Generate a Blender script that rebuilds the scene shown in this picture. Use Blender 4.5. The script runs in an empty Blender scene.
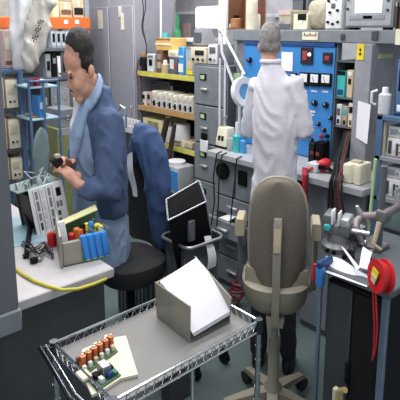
import bpy, bmesh, math, random
from mathutils import Vector as V, Matrix, noise
random.seed(7)
S = bpy.context.scene; C = S.collection
# ------------------------------------------------------------------ camera
F, PITCH, YAW, H, CY = 515.0, math.radians(11.0), math.radians(48.35), 1.65, 129.0
cd = bpy.data.cameras.new('camera'); cam = bpy.data.objects.new('camera', cd); C.objects.link(cam)
cam.location = (0, 0, H); cam.rotation_euler = (math.pi/2-PITCH, 0, YAW)
cd.sensor_width = 36; cd.lens = 36*F/400; cd.shift_y = -(200-CY)/400; cd.clip_start = .05
S.camera = cam
fwd = V((-math.sin(YAW), math.cos(YAW), 0)); rgt = V((math.cos(YAW), math.sin(YAW), 0)); UP = V((0, 0, 1))
def A(px, py, x=None, y=None, z=None):
    """the point of a real plane (x, y or z known) that stands at that spot of the photograph"""
    a = (px-200)/F; b = (CY-py)/F
    r = fwd*(math.cos(PITCH)+b*math.sin(PITCH)) + rgt*a + UP*(b*math.cos(PITCH)-math.sin(PITCH))
    i, v = (0, x) if x is not None else (1, y) if y is not None else (2, z)
    o = V((0, 0, H))
    return o + r*((v-o[i])/r[i])
def RY(a, b, c, d, y):      # pixel rect on a plane facing the bench's front: x0, x1, z0, z1
    p = A(a, (b+d)/2, y=y).x; q = A(c, (b+d)/2, y=y).x; t = A((a+c)/2, b, y=y).z; u = A((a+c)/2, d, y=y).z
    return p, q, u, t
def RX(a, b, c, d, x):
    p = A(a, (b+d)/2, x=x).y; q = A(c, (b+d)/2, x=x).y; t = A((a+c)/2, b, x=x).z; u = A((a+c)/2, d, x=x).z
    return p, q, u, t
# ------------------------------------------------------------------ materials
def lin(c):
    c /= 255
    return c/12.92 if c < .04045 else ((c+.055)/1.055)**2.4
MATS = {}
def mat(name, rgb, rough=.5, metal=0, var=.12, scale=14, bump=0, emit=0, alpha=1, trans=0, bscale=60, coat=0):
    m = bpy.data.materials.new(name); m.use_nodes = True
    n = m.node_tree.nodes; l = m.node_tree.links; b = n['Principled BSDF']
    col = [lin(c) for c in rgb]
    tc = n.new('ShaderNodeTexCoord')
    if var:
        nz = n.new('ShaderNodeTexNoise'); nz.inputs['Scale'].default_value = scale; nz.inputs['Detail'].default_value = 5
        l.new(tc.outputs['Object'], nz.inputs['Vector'])
        rp = n.new('ShaderNodeValToRGB')
        rp.color_ramp.elements[0].position = .3; rp.color_ramp.elements[1].position = .7
        rp.color_ramp.elements[0].color = [c*(1-var) for c in col]+[1]
        rp.color_ramp.elements[1].color = [min(1, c*(1+var)) for c in col]+[1]
        l.new(nz.outputs['Fac'], rp.inputs['Fac']); l.new(rp.outputs['Color'], b.inputs['Base Color'])
    else:
        b.inputs['Base Color'].default_value = col+[1]
    b.inputs['Roughness'].default_value = rough; b.inputs['Metallic'].default_value = metal
    b.inputs['Alpha'].default_value = alpha; b.inputs['Transmission Weight'].default_value = trans
    if coat: b.inputs['Coat Weight'].default_value = coat
    if bump:
        n2 = n.new('ShaderNodeTexNoise'); n2.inputs['Scale'].default_value = bscale; n2.inputs['Detail'].default_value = 6
        l.new(tc.outputs['Object'], n2.inputs['Vector'])
        bp = n.new('ShaderNodeBump'); bp.inputs['Strength'].default_value = bump; bp.inputs['Distance'].default_value = .01
        l.new(n2.outputs['Fac'], bp.inputs['Height']); l.new(bp.outputs['Normal'], b.inputs['Normal'])
    if emit:
        b.inputs['Emission Color'].default_value = col+[1]; b.inputs['Emission Strength'].default_value = emit
    if name in ('void', 'black', 'blackm'): b.inputs['Specular IOR Level'].default_value = .15
    MATS[name] = m
    return m
for a in [
 ('floor', (98,112,112), .35, 0, .12, 3, .05), ('wall', (196,194,188), .8), ('backwall', (176,176,184), .8),
 ('grey', (128,133,140), .45), ('greyd', (92,98,106), .5), ('greyl', (150,152,160), .5), ('locker', (158,158,170), .5, 0, .05),
 ('charcoal', (66,70,73), .6), ('legblue', (104,122,140), .45), ('black', (20,20,22), .5), ('blackm', (34,35,38), .6), ('void', (12,12,14), .8), ('vise', (116,118,120), .4, .3),
 ('tabletop', (190,186,188), .45, 0, .06), ('benchtop', (176,178,182), .45, 0, .08), ('post', (104,108,116), .55, 0, .05),
 ('blue', (62,138,208), .4, 0, .06), ('blued', (24,70,130), .45), ('rackblue', (84,112,146), .45), ('paleblue', (160,192,206), .5), ('binblue', (186,196,210), .5),
 ('orange', (226,110,46), .5), ('yellow', (216,208,100), .45), ('lemon', (228,226,172), .5), ('wood', (190,150,100), .6, 0, .2, 30),
 ('card', (222,178,106), .7), ('cardd', (170,120,84), .7), ('beige', (218,210,184), .5), ('beiged', (176,168,148), .5), ('cream', (234,228,206), .5),
 ('white', (238,238,240), .5, 0, .03), ('paper', (244,243,250), .8, 0, .02), ('offwhite', (222,222,226), .5), ('red', (206,34,40), .35), ('maroon', (120,40,48), .5),
 ('green', (40,130,84), .5), ('teal', (70,190,190), .4), ('sky', (70,160,220), .4), ('pcb', (70,110,74), .5, 0, .3, 60), ('lcd', (40,36,50), .2, 0, 0), ('redled', (170,60,66), .3), 
 ('copper', (190,108,70), .3, .5), ('orangec', (214,120,50), .4), ('yel', (236,214,50), .5), ('brass', (212,190,140), .4, .4),
 ('chrome', (205,208,212), .18, 1, .05), ('steel', (170,172,176), .35, .85), ('silver', (196,198,200), .35, .6), ('cartliner', (134,132,130), .5, 0, .08, 8),
 ('darkchrome', (90,92,100), .2, 1), ('capblue', (60,140,222), .3, 0, .05), ('heatsink', (150,146,136), .4, .3),
 ('plastic', (156,149,134), .5, 0, .04), ('armrest', (188,174,150), .5, 0, .04), ('fabricchair', (118,110,100), .95, 0, .12, 120, .3, 0, 1, 0, 400),
 ('seatblack', (36,36,40), .8, 0, .1, 60, .2), ('navy', (58,80,122), .85, 0, .14, 16, .25, 0, 1, 0, 120), ('jacket', (72,90,124), .85, 0, .14, 16, .25, 0, 1, 0, 120), ('shirt', (146,168,200), .85, 0, .08, 20, .2),
 ('tee', (226,226,232), .85), ('coat', (218,215,224), .85, 0, .03, 12, .25, 0, 1, 0, 40), ('trouser', (34,34,38), .85), ('shoe', (22,20,20), .4),
 ('skin', (200,150,128), .55, 0, .1, 30), ('skin2', (206,160,140), .55, 0, .1, 30), ('hairb', (34,30,28), .6, 0, .3, 120, .4, 0, 1, 0, 300), ('hairg', (138,134,132), .7, 0, .35, 35, .5, 0, 1, 0, 260),
 ('eye', (28,22,20), .2, 0, 0), ('pink', (206,178,172), .7), ('tan', (208,190,160), .6), ('olive', (132,136,92), .6), ('brown', (120,84,62), .6),
 ('purple', (130,90,140), .5), ('lightgreen', (186,214,158), .6), ('cable', (24,24,26), .5), ('ycable', (196,184,62), .4), ('rcable', (190,40,44), .4), ('rubber', (40,40,42), .7),
 ('darkbrown', (66,48,44), .6), ('amber', (110,76,34), .3), ('clear', (205,214,214), .12, 0, .03, 8, 0, 0, .55), ('film', (226,226,230), .25, 0, .08, 9, .5, 0, .93, 0, 18), ('filmg', (188,184,176), .3, 0, .12, 9, .5, 0, .95, 0, 18),
 ('lamp', (255,255,255), .5, 0, 0, 1, 0, 5), ('lens', (120,190,235), .08, 0, .05, 6, 0, 0, .75), ('ledw', (255,250,230), .5, 0, 0, 1, 0, 1.2), ('screen', (236,240,250), .3, 0, 0, 1, 0, .7),
 ('greengrey', (120,140,140), .5), ('greypink', (150,140,142), .45, .3), ('labgrey', (176,178,184), .5),
]: mat(*a)
# ------------------------------------------------------------------ mesh building
class M:
    def __init__(s, X=None):
        s.v = []; s.f = []; s.mi = []; s.X = X or Matrix(); s.m = 0
    def add(s, vs, fs):
        k = len(s.v); s.v += [s.X @ V(v) for v in vs]
        s.f += [[i+k for i in f] for f in fs]; s.mi += [s.m]*len(fs)
        return s
    def bmadd(s, bm):
        bm.verts.index_update()
        s.add([v.co.copy() for v in bm.verts], [[v.index for v in f.verts] for f in bm.faces]); bm.free()
        return s
    def box(s, x0, x1, y0, y1, z0, z1, bev=.003, R=None):
        bm = bmesh.new(); bmesh.ops.create_cube(bm, size=1)
        d = (abs(x1-x0), abs(y1-y0), abs(z1-z0))
        for v in bm.verts: v.co = V(((x0+x1)/2+v.co.x*d[0], (y0+y1)/2+v.co.y*d[1], (z0+z1)/2+v.co.z*d[2]))
        b = min(bev, min(d)*.3)
        if b > 2e-4: bmesh.ops.bevel(bm, geom=bm.edges[:], offset=b, segments=1 if b < .006 else 3, affect='EDGES', profile=.5)
        if R is not None:
            c = V(((x0+x1)/2, (y0+y1)/2, (z0+z1)/2))
            for v in bm.verts: v.co = c + R @ (v.co-c)
        return s.bmadd(bm)
    def hexa(s, p, bev=.003):   # 8 corners: bottom ring of 4, top ring of 4
        bm = bmesh.new(); q = [bm.verts.new(c) for c in p]
        for f in ((3,2,1,0),(4,5,6,7),(0,1,5,4),(1,2,6,5),(2,3,7,6),(3,0,4,7)): bm.faces.new([q[i] for i in f])
        bmesh.ops.recalc_face_normals(bm, faces=bm.faces[:])
        if bev: bmesh.ops.bevel(bm, geom=bm.edges[:], offset=bev, segments=2, affect='EDGES', profile=.5)
        return s.bmadd(bm)
    def loft(s, rings, close=True, caps=True):
        n = len(rings[0]); vs = [v for r in rings for v in r]; fs = []
        for i in range(len(rings)-1):
            for j in range(n if close else n-1):
                a, b = i*n+j, i*n+(j+1) % n
                fs.append([a, b, b+n, a+n])
        if caps and close: fs += [list(range(n))[::-1], [(len(rings)-1)*n+j for j in range(n)]]
        return s.add(vs, fs)
    def tube(s, pts, r, n=8, caps=True):
        pts = [V(p) for p in pts]; R = r if isinstance(r, (list, tuple)) else [r]*len(pts)
        up = None; rings = []
        for i, p in enumerate(pts):
            t = (pts[min(i+1, len(pts)-1)]-pts[max(i-1, 0)]).normalized()
            if up is None: up = t.orthogonal().normalized()
            up = (up - t*up.dot(t)); up = up.normalized() if up.length > 1e-5 else t.orthogonal().normalized()
            w = t.cross(up)
            rings.append([p+(up*math.cos(2*math.pi*k/n)+w*math.sin(2*math.pi*k/n))*R[i] for k in range(n)])
        return s.loft(rings, True, caps)
    def cyl(s, p, q, r, r2=None, n=20):
        return s.tube([p, q], [r, r if r2 is None else r2], n)
    def lathe(s, prof, c, n=24, axis=UP):
        axis = V(axis).normalized(); u = axis.orthogonal().normalized(); w = axis.cross(u); c = V(c)
        return s.loft([[c+axis*z+(u*math.cos(2*math.pi*k/n)+w*math.sin(2*math.pi*k/n))*max(r, 1e-4) for k in range(n)] for r, z in prof])
    def ell(s, c, a, b, d, n=20, m=12):  # ellipsoid with axis vectors
        c = V(c); a, b, d = V(a), V(b), V(d)
        return s.loft([[c+d*math.cos(math.pi*i/m)*-1+(a*math.cos(2*math.pi*k/n)+b*math.sin(2*math.pi*k/n))*max(1e-3, math.sin(math.pi*i/m)) for k in range(n)] for i in range(m+1)])
    def sheet(s, P4, nx=8, ny=8, th=.0012, f=None):  # thin sheet between 4 corners, f(u,v)->offset vector
        a, b, c, d = [V(p) for p in P4]; nrm = (b-a).cross(d-a).normalized()
        top = []
        for j in range(ny+1):
            for i in range(nx+1):
                u, v = i/nx, j/ny
                p = a*(1-u)*(1-v)+b*u*(1-v)+c*u*v+d*(1-u)*v
                if f: p = p+f(u, v)
                top.append(p)
        k = len(top); vs = top+[p-nrm*th for p in top]; fs = []
        for j in range(ny):
            for i in range(nx):
                q = j*(nx+1)+i; e = [q, q+1, q+nx+2, q+nx+1]
                fs += [e, [x+k for x in e[::-1]]]
        rim = [i for i in range(nx+1)]+[j*(nx+1)+nx for j in range(1, ny+1)]+[ny*(nx+1)+i for i in range(nx-1, -1, -1)]+[j*(nx+1) for j in range(ny-1, 0, -1)]
        for i in range(len(rim)):
            p, q = rim[i], rim[(i+1) % len(rim)]; fs.append([q, p, p+k, q+k])
        return s.add(vs, fs)
    def prism(s, pts, d):  # polygon of 3D points pushed along d
        pts = [V(p) for p in pts]; d = V(d); n = len(pts)
        return s.add(pts+[p+d for p in pts], [list(range(n))[::-1], [n+i for i in range(n)]]+[[i, (i+1) % n, n+(i+1) % n, n+i] for i in range(n)])
    def mesh(s, name, mats):
        me = bpy.data.meshes.new(name); me.from_pydata([tuple(v) for v in s.v], [], s.f)
        for m in mats: me.materials.append(MATS[m])
        bm = bmesh.new(); bm.from_mesh(me)
        for f, i in zip(bm.faces, s.mi): f.material_index = i; f.smooth = True
        bmesh.ops.recalc_face_normals(bm, faces=bm.faces[:]); bm.to_mesh(me); bm.free()
        me.set_sharp_from_angle(angle=math.radians(38))
        return me
    def ob(s, name, m, parent=None, label=None):
        mats = m if isinstance(m, (list, tuple)) else [m]
        if parent is not None:
            inv = W[parent.name].inverted(); s.v = [inv @ v for v in s.v]; w = W[parent.name]
        else:
            lo = [min(v[i] for v in s.v) for i in range(3)]; hi = [max(v[i] for v in s.v) for i in range(3)]
            o_ = V(((lo[0]+hi[0])/2, (lo[1]+hi[1])/2, lo[2])); s.v = [v-o_ for v in s.v]; w = Matrix.Translation(o_)
        o = bpy.data.objects.new(name, s.mesh(name, mats)); C.objects.link(o)
        if parent is not None: o.parent = parent
        else: o.location = o_
        W[o.name] = w
        if label: o['label'] = label
        return o
W = {}
def tag(o, label=None, cat=None, group=None, kind=None):
    for k, v in (('label', label), ('category', cat), ('group', group), ('kind', kind)):
        if v: o[k] = v
    return o
def thing(name, label, cat, loc, rz=0, group=None):
    o = bpy.data.objects.new(name, None); C.objects.link(o); o.location = loc; o.rotation_euler = (0, 0, rz); o.empty_display_size = .05
    W[o.name] = Matrix.Translation(V(loc)) @ Matrix.Rotation(rz, 4, 'Z')
    return tag(o, label, cat, group)
def X(loc, rz=0, rx=0, ry=0):
    return Matrix.Translation(V(loc)) @ Matrix.Rotation(rz, 4, 'Z') @ Matrix.Rotation(ry, 4, 'Y') @ Matrix.Rotation(rx, 4, 'X')
def remesh(m, size, name, mats, parent=None, smooth=4, cloth=0, cs=9, label=None, keep=None):
    """one continuous surface out of overlapping lofts"""
    mo = bpy.data.meshes.new('t'); mo.from_pydata([tuple(v) for v in m.v], [], m.f)
    bm = bmesh.new(); bm.from_mesh(mo); bmesh.ops.triangulate(bm, faces=[f for f in bm.faces if len(f.verts) > 4]); bmesh.ops.recalc_face_normals(bm, faces=bm.faces[:]); bm.to_mesh(mo); bm.free()
    t = bpy.data.objects.new('t', mo); C.objects.link(t)
    r = t.modifiers.new('r', 'REMESH'); r.mode = 'VOXEL'; r.voxel_size = size
    sm = t.modifiers.new('s', 'SMOOTH'); sm.iterations = smooth; sm.factor = .5
    dg = bpy.context.evaluated_depsgraph_get(); dg.update()
    me = bpy.data.meshes.new_from_object(t.evaluated_get(dg)); bpy.data.objects.remove(t)
    if cloth:
        for v in me.vertices:
            p = v.co*cs; p.z *= .42; p.x += v.co.z*cs*.25; q = noise.noise(p*1.0+V((noise.noise(p*.7)*2, 0, noise.noise(p*.9+V((5, 5, 5)))*1.2)))
            v.co += v.normal*cloth*(1-2*abs(q)**.7)
    inv = W[parent.name].inverted() if parent is not None else Matrix()
    me.transform(inv)
    for mm in mats: me.materials.append(MATS[mm])
    me.materials.pop(index=0) if len(me.materials) > len(mats) else None
    for p in me.polygons: p.use_smooth = True; p.material_index = 0
    o = bpy.data.objects.new(name, me); C.objects.link(o)
    if parent is not None: o.parent = parent; W[o.name] = W[parent.name]
    else: W[o.name] = Matrix()
    if label: o['label'] = label
    return o
def instrument(name, label, cat, b, face, body, spec, panel=None, group=None, th=.006, bev=.006):
    """box-shaped apparatus: housing, front panel and everything on it. spec items in 0..1 of the front"""
    x0, x1, y0, y1, z0, z1 = b
    t = thing(name, label, cat, ((x0+x1)/2, (y0+y1)/2, z0), 0, group)
    M().box(x0, x1, y0, y1, z0, z1, bev).ob('housing', body, t)
    if face == '-y': o, u, n, w = V((x0, y0, z0)), V((1, 0, 0)), V((0, -1, 0)), x1-x0
    else: o, u, n, w = V((x1, y0, z0)), V((0, 1, 0)), V((1, 0, 0)), y1-y0
    h = z1-z0
    def pt(a, c, d=0): return o+u*w*a+UP*h*c+n*d
    def plate(m, a, c, e, g, d0, d1):
        q = [pt(a, c, d0), pt(e, c, d0), pt(e, c, d1), pt(a, c, d1)]; m.hexa(q+[k+UP*h*(g-c) for k in q], .0008)
        return m
    d = 0
    if panel:
        plate(M(), .03, .04, .97, .96, -.001, th).ob('front_panel', panel, t); d = th
    for s in spec:
        k = s[0]
        if k == 'd': plate(M(), s[1], s[2], s[3], s[4], d-.001, d+.003).ob(s[6] if len(s) > 6 else 'display', s[5], t)
        elif k == 'k':
            M().lathe([(s[3]*w, -.001), (s[3]*w, .006), (s[3]*w*.8, .012), (0, .012)], pt(s[1], s[2], d), 14, n).ob('knob', s[4], t)
        elif k == 's':
            m = M()
            for i in range(s[6]): plate(m, s[1]+(s[3]-s[1])*(i+.15)/s[6], s[2], s[1]+(s[3]-s[1])*(i+.75)/s[6], s[4], d-.001, d+.002)
            m.ob('vent_slot', s[5], t)
        elif k == 'm':    # panel meter: bezel with white dial and needle
            bz = plate(M(), s[1], s[2], s[3], s[4], d-.001, d+.008).ob('meter_bezel', s[5], t)
            a, c, e, g = s[1], s[2], s[3], s[4]
            plate(M(), a+(e-a)*.12, c+(g-c)*.3, e-(e-a)*.12, g-(g-c)*.1, d+.007, d+.010).ob('dial', s[6], bz)
            M().tube([pt((a+e)/2, c+(g-c)*.35, d+.011), pt((a+e)/2+(e-a)*.2, g-(g-c)*.2, d+.011)], .0008, 5).ob('needle', 'black', bz)
        elif k == 'h':
            M().tube([pt(s[1], s[2], d-.002), pt(s[1], s[2], d+.02), pt(s[3], s[4], d+.02), pt(s[3], s[4], d-.002)], .004, 8).ob('handle', s[5], t)
    return t
# ------------------------------------------------------------------ setting
def struct(name, m, mt): return tag(m.ob(name, mt), kind='structure')
struct('floor', M().box(-4.75, 1.6, -1.6, 3.7, -.1, 0, 0), 'floor')
struct('wall_left', M().box(-4.85, -4.75, -1.6, 3.7, 0, 3, 0), 'wall')
struct('wall_back', M().box(-4.75, 1.6, 3.6, 3.7, 0, 3, 0), 'backwall')
struct('pillar', M().box(*RY(147.5, 0, 156, 40, 3.0)[:2], 3.0, 3.12, 0, 2.9, .004), 'pink')
a = RY(133.5, 0, 147, 40, 2.96)
struct('trim_1', M().box(a[0], a[1], 2.96, 3.02, 0, 2.9, .004), 'tan')
# ------------------------------------------------------------------ lockers
for i, (p, q) in enumerate(((-4.398, -4.024), (-4.016, -3.64))):
    t = thing('locker', ['tall grey metal locker directly behind the seated man, yellowed card near its top', 'tall grey metal locker beside the yellow edged shelves, card hanging from its top'][i], 'locker', ((p+q)/2, 2.72, 0), 0, 'grey lockers')
    M().box(p, q, 2.505, 2.95, 0, 2.05, .004).ob('body', 'locker', t)
    d = M().box(p+.008, q-.004, 2.49, 2.505, .06, 1.842, .004).ob('door', 'locker', t)
    M().box(q-.06, q-.045, 2.474, 2.49, .92, 1.0, .003).ob('handle', 'silver', d)
    m = M()
    for k in range(4): m.box(p+.12, q-.12, 2.487, 2.491, .2+k*.03, .21+k*.03, .001)
    m.ob('vent_slot', 'charcoal', d)
    r = RY(*((98, 10, 102.5, 29) if i == 0 else (121, 13, 124, 30)), 2.488)
    M().box(r[0], r[1], 2.485, 2.489, r[2], r[3], .0005).ob('name_card', 'cream', d)
    if i:
        r = RY(118.5, 6, 121.5, 17, 2.487); M().box(r[0], r[1], 2.484, 2.488, r[2], r[3], .0005).ob('name_card', 'offwhite', d)
# ------------------------------------------------------------------ shelving with yellow edges
SH = [1.302, 1.012, .735, .33]
t = thing('shelving_unit', 'metal shelving unit with bright yellow shelf edges between lockers and filing cabinet', 'shelves', (-3.2, 2.7, 0))
for k, z in enumerate(SH):
    s = M().box(-3.6, -2.79, 2.5, 2.9, z-.03, z, .002).ob('shelf_board', ['greyd', 'wood', 'greyd', 'greyd'][k], t)
    M().box(-3.6, -2.79, 2.493, 2.5, z-.036, z+.004, .001).ob('edge_strip', ['yellow', 'wood', 'yellow', 'greyd'][k], s)
for x in (-3.59, -2.8):
    for y in (2.515, 2.885): M().box(x-.012, x+.012, y-.012, y+.012, 0, 1.34, .002).ob('post', 'greyd', t)
M().box(-3.58, -2.81, 2.88, 2.89, .35, 1.3, .001).ob('back_panel', 'charcoal', t)
def item(name, label, cat, r, y, dep, mt, zb=None, parts=(), group=None, bev=.004):
    """box item standing on a shelf: pixel rect on its front plane"""
    a_, b_, c_, d_ = RY(*r, y)
    if zb is not None: d_ += 0; c_ = zb
    t = thing(name, label, cat, ((a_+b_)/2, y+dep/2, c_), 0, group)
    M().box(a_, b_, y, y+dep, c_, d_, bev).ob('body', mt, t)
    for (pn, u0, v0, u1, v1, pm) in parts:
        w, h = b_-a_, d_-c_
        M().box(a_+u0*w, a_+u1*w, y-.004, y+.001, c_+v0*h, c_+v1*h, .0008).ob(pn, pm, t)
    return t
def jar(name, label, cat, px, py0, py1, wpx, y, mt, cap=None, zb=None, group=None, shoulder=.75, capm='white'):
    p = A(px, py1, y=y); zt = A(px, py0, y=y).z; r = abs(A(px+wpx/2, py1, y=y).x-A(px-wpx/2, py1, y=y).x)/2
    if zb is not None: p.z = zb
    h = zt-p.z
    t = thing(name, label, cat, (p.x, y, p.z), 0, group)
    hs = h*(shoulder if cap else 1)
    M().lathe([(0, 0), (r*.94, 0), (r, h*.03), (r, hs*.9), (r*(.55 if cap else .95), hs), (0, hs)], (p.x, y, p.z)).ob('body', mt, t)
    if cap: M().lathe([(0, hs-.001), (r*.5, hs-.001), (r*.5, h*.97), (r*.44, h), (0, h)], (p.x, y, p.z)).ob('cap', cap, t)
    return t
y = 2.53; z = SH[0]
item('camera_box', 'white box camera body on the upper yellow shelf, beside a dark bottle', 'camera', (147, 54, 154, 67, ), y, .1, 'offwhite', z, [('lens', .3, .35, .75, .7, 'black'), ('label_plate', .15, .8, .85, .92, 'grey')])
jar('bottle', 'dark small bottle left of the white camera body on the upper yellow shelf', 'bottle', 144, 52, 67, 5, 2.56, 'blackm', 'cardd', z)
item('relay_box', 'dark brown relay box under the cardboard box on upper yellow shelf', 'relay', (156, 51, 162, 68), y, .1, 'brown', z, [('terminal', .2, .2, .8, .5, 'beiged'), ('terminal', .2, .6, .8, .85, 'silver')])
jar('glass_jar', 'small pale jar with white lid in the middle of upper yellow shelf', 'jar', 165.5, 60, 69, 5, 2.53, 'tan', 'white', z)
item('meter_unit', 'dark meter box with light dial, upper yellow shelf, left of blue carton', 'meter', (169, 57, 177, 69), y, .1, 'greyd', z, [('dial', .15, .3, .6, .85, 'offwhite'), ('switch', .7, .4, .9, .6, 'red')])
t = item('cardboard_box', 'orange tan cardboard box resting on the relay and meter boxes', 'box', (155.5, 38, 171, 50.5), 2.535, .16, 'card', None, [('packing_tape', .0, .42, 1, .58, 'cream'), ('flap', .02, .88, .98, .99, 'cardd')])
item('small_carton', 'cream little carton lying beside the orange tan cardboard box', 'carton', (168, 50.5, 177.5, 57), 2.53, .1, 'cream', None, [('label_print', .2, .3, .8, .7, 'tan')])
item('blue_carton', 'tall sky blue carton with white panel on the upper yellow shelf', 'carton', (178.3, 47, 183.5, 70.5), y, .1, 'sky', z, [('white_panel', .05, .1, .95, .4, 'white'), ('stripe', .05, .62, .95, .68, 'white')])
t = item('clear_case', 'transparent plastic case standing at right end of upper yellow shelf', 'case', (185.5, 47, 194, 71), y, .2, 'clear', z, [('rim', 0, .94, 1, 1, 'silver'), ('content', .15, .05, .85, .2, 'yel'), ('content', .2, .22, .8, .5, 'tan')])
jar('green_bottle', 'tall slim green bottle standing behind the cardboard box', 'bottle', 177.5, 15, 40, 5, 2.75, 'green', 'green', z)
jar('green_bottle', 'squat dark green canister behind the cardboard box on upper shelf', 'bottle', 166, 33, 60, 9, 2.72, 'green', 'teal', z)
m = M().tube([A(161, 40, y=2.7), A(161, 0, y=2.7)+V((0, 0, .1))], .009, 12); tag(m.ob('white_tube', 'white'), 'white upright tube rising behind the orange tan cardboard box', 'tube')
tag(M().tube([A(172, 44, y=2.78), A(176, 0, y=2.78)+V((0, 0, .1))], .006, 10).ob('grey_rod', 'steel'), 'thin grey rod leaning behind the slim green bottle', 'rod')
# row of beige meters on the wooden shelf
for k in range(8):
    p = 152.5+k*5.2; y = 2.52
    lb = ['leftmost, half behind hanging cables', 'second from the left', 'third from the left', 'fourth from the left', 'fifth from the left', 'third from the filing cabinet', 'second from the filing cabinet', 'next to the filing cabinet']
    a_ = A(p, 100, y=y).x; b_ = A(p+4.5, 100, y=y).x
    hh = [.14, .13, .145, .14, .13, .14, .135, .14][k]
    instrument('panel_meter', 'beige panel meter in the row on the wooden shelf, '+lb[k], 'meter', (a_, b_, y, y+.13, SH[1], SH[1]+hh), '-y', 'cream', [('d', .3, .12, .72, .45, 'black'), ('d', .15, .6, .85, .9, 'beige'), ('k', .2, .3, .06, 'black')], 'offwhite', 'beige panel meters on the wooden shelf')
item('tray_of_cable', 'dark wire tray above the row of beige meters, under the yellow edge', 'tray', (150, 81, 170, 85), 2.6, .15, 'charcoal', None, [('rim', 0, .8, 1, 1, 'greyd')])
for k, (p, c) in enumerate(((141.5, 'offwhite'), (146.5, 'pink'))):
    item('plug_adapter', ['white plug adapter at the left end of the wooden shelf', 'pinkish plug adapter at the left end of the wooden shelf, right of the white one'][k], 'adapter', (p, 92, p+4.5, 108), 2.53, .07, c, SH[1], [('socket', .25, .5, .75, .8, 'black'), ('cable_entry', .4, .05, .6, .2, 'black')])
# lower shelf
t = thing('vented_housing', 'beige ventilated housing with dark upright slots on the lower yellow shelf', 'housing', (-3.42, 2.55, SH[2]))
r = RY(142, 119, 162, 139, 2.53); M().box(r[0], r[1], 2.53, 2.8, SH[2], r[3], .006).ob('body', 'lemon', t)
m = M()
for k in range(9):
    f_ = r[0]+.09+k*(r[1]-r[0]-.13)/9; m.box(f_, f_+.008, 2.526, 2.531, SH[2]+.03, r[3]-.02, .001)
m.ob('vent_slot', 'brown', t)
t = thing('terminal_comb', 'white toothed terminal block lying left of beige ventilated housing', 'terminal block', (-3.66, 2.42, .74))
r = RY(122, 119, 139, 130, 2.44)
M().box(r[0], r[1], 2.44, 2.48, r[2]-.03, r[2]+.03, .003).ob('base', 'offwhite', t)
for k in range(6): M().box(r[0]+.008+k*(r[1]-r[0])/6, r[0]+.022+k*(r[1]-r[0])/6, 2.44, 2.47, r[2]+.028, r[3], .002).ob('tooth', 'white', t)
M().box(r[0]+.02, r[1]-.02, 2.44, 2.48, .0, r[2]-.03, .002).ob('stand', 'charcoal', t)
jar('white_jar', 'wide white tub with lid near the filing cabinet on the lower yellow shelf', 'tub', 182, 124, 143, 11, 2.58, 'white', None, SH[2]+.04)
M_ = item('beige_parcel', 'flat beige parcel under the white tub on the lower yellow shelf', 'parcel', (174, 141, 192, 150), 2.53, .18, 'tan', SH[2], [('tape', .4, 0, .6, 1, 'cream')])
jar('small_bottle', 'little white bottle right of beige ventilated housing', 'bottle', 170.5, 121, 141, 6, 2.58, 'white', 'grey', SH[2])
tag(M().tube([A(168, 117, y=2.42), A(160, 150, y=2.42), A(156, 185, y=2.4)], [.022, .026, .022], 12).ob('leaning_tube', 'darkbrown'), 'thick dark brown tube leaning against lower yellow shelf, left of white and blue canister', 'tube')
tag(M().tube([A(175, 124, y=2.43), A(172, 140, y=2.42), A(169, 160, y=2.42), A(167, 190, y=2.44)], [.014, .02, .018, .016], 12).ob('leaning_tube', 'darkbrown'), 'shorter dark brown tube leaning behind the white and blue canister', 'tube')
t = thing('canister', 'white and blue carton canister on the floor level shelf near filing cabinet', 'canister', (-3.1, 2.45, .33))
r = RY(159, 163, 178, 192, 2.3)
M().box(r[0], r[1], 2.3, 2.46, r[2], r[3]-.02, .008).ob('body', 'labgrey', t)
M().box(r[0]+.55*(r[1]-r[0]), r[1]-.003, 2.295, 2.301, r[2]+.03, r[3]-.05, .001).ob('blue_label', 'blue', t)
M().lathe([(0, 0), (.07, 0), (.07, .025), (.06, .03), (0, .03)], ((r[0]+r[1])/2, 2.38, r[3]-.022)).ob('lid', 'offwhite', t)
M().box(r[0]+.01, r[1]-.01, 2.31, 2.45, 0, r[2], .003).ob('stand_frame', 'charcoal', t)
for k, (p, q, s) in enumerate(((141, 0, 47), (144, 0, 55), (137, 60, 95))):
    pts = [A(p+math.sin(i*1.3+k)*1.8+i*.7*(1 if k != 1 else .3), q+(s-q)*i/6, y=2.47) for i in range(7)]
    pts[0].z += .1 if q == 0 else 0
    tag(M().tube(pts, .004).ob('hanging_cable', ['cable', 'cable', 'maroon'][k]), ['black cable hanging down along the tan panel, leftmost', 'black cable hanging down the tan panel nearest the pinkish pillar', 'dark red cable drooping beside the upper yellow shelf left end'][k], 'cable')
# ------------------------------------------------------------------ back wall things seen over the shelves
r = RY(158, 12, 196, 48, 3.58)
t = thing('notice_board', 'pale grey notice board on the back wall above the yellow edged shelves', 'board', ((r[0]+r[1])/2, 3.58, r[2]))
M().box(r[0], r[1], 3.575, 3.6, r[2], r[3], .004).ob('panel', 'greyl', t); M().box(r[0], r[1], 3.57, 3.576, r[3]-.03, r[3], .002).ob('frame', 'offwhite', t)
r = RY(183, 23, 190, 42, 3.57); M().box(r[0], r[1], 3.566, 3.576, r[2], r[3], .001).ob('pinned_sheet', 'pink', t)
r = RY(162, 22, 172, 38, 3.57); M().box(r[0], r[1], 3.566, 3.576, r[2], r[3], .001).ob('pinned_sheet', 'offwhite', t)
r = RY(181, 38, 200, 42, 2.75)
tag(M().box(r[0]-.02, r[1]+.1, 2.72, 2.92, r[2], r[3], .003).ob('wall_shelf', 'offwhite'), 'small white board shelf between clear case and filing cabinet', 'shelf')
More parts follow.
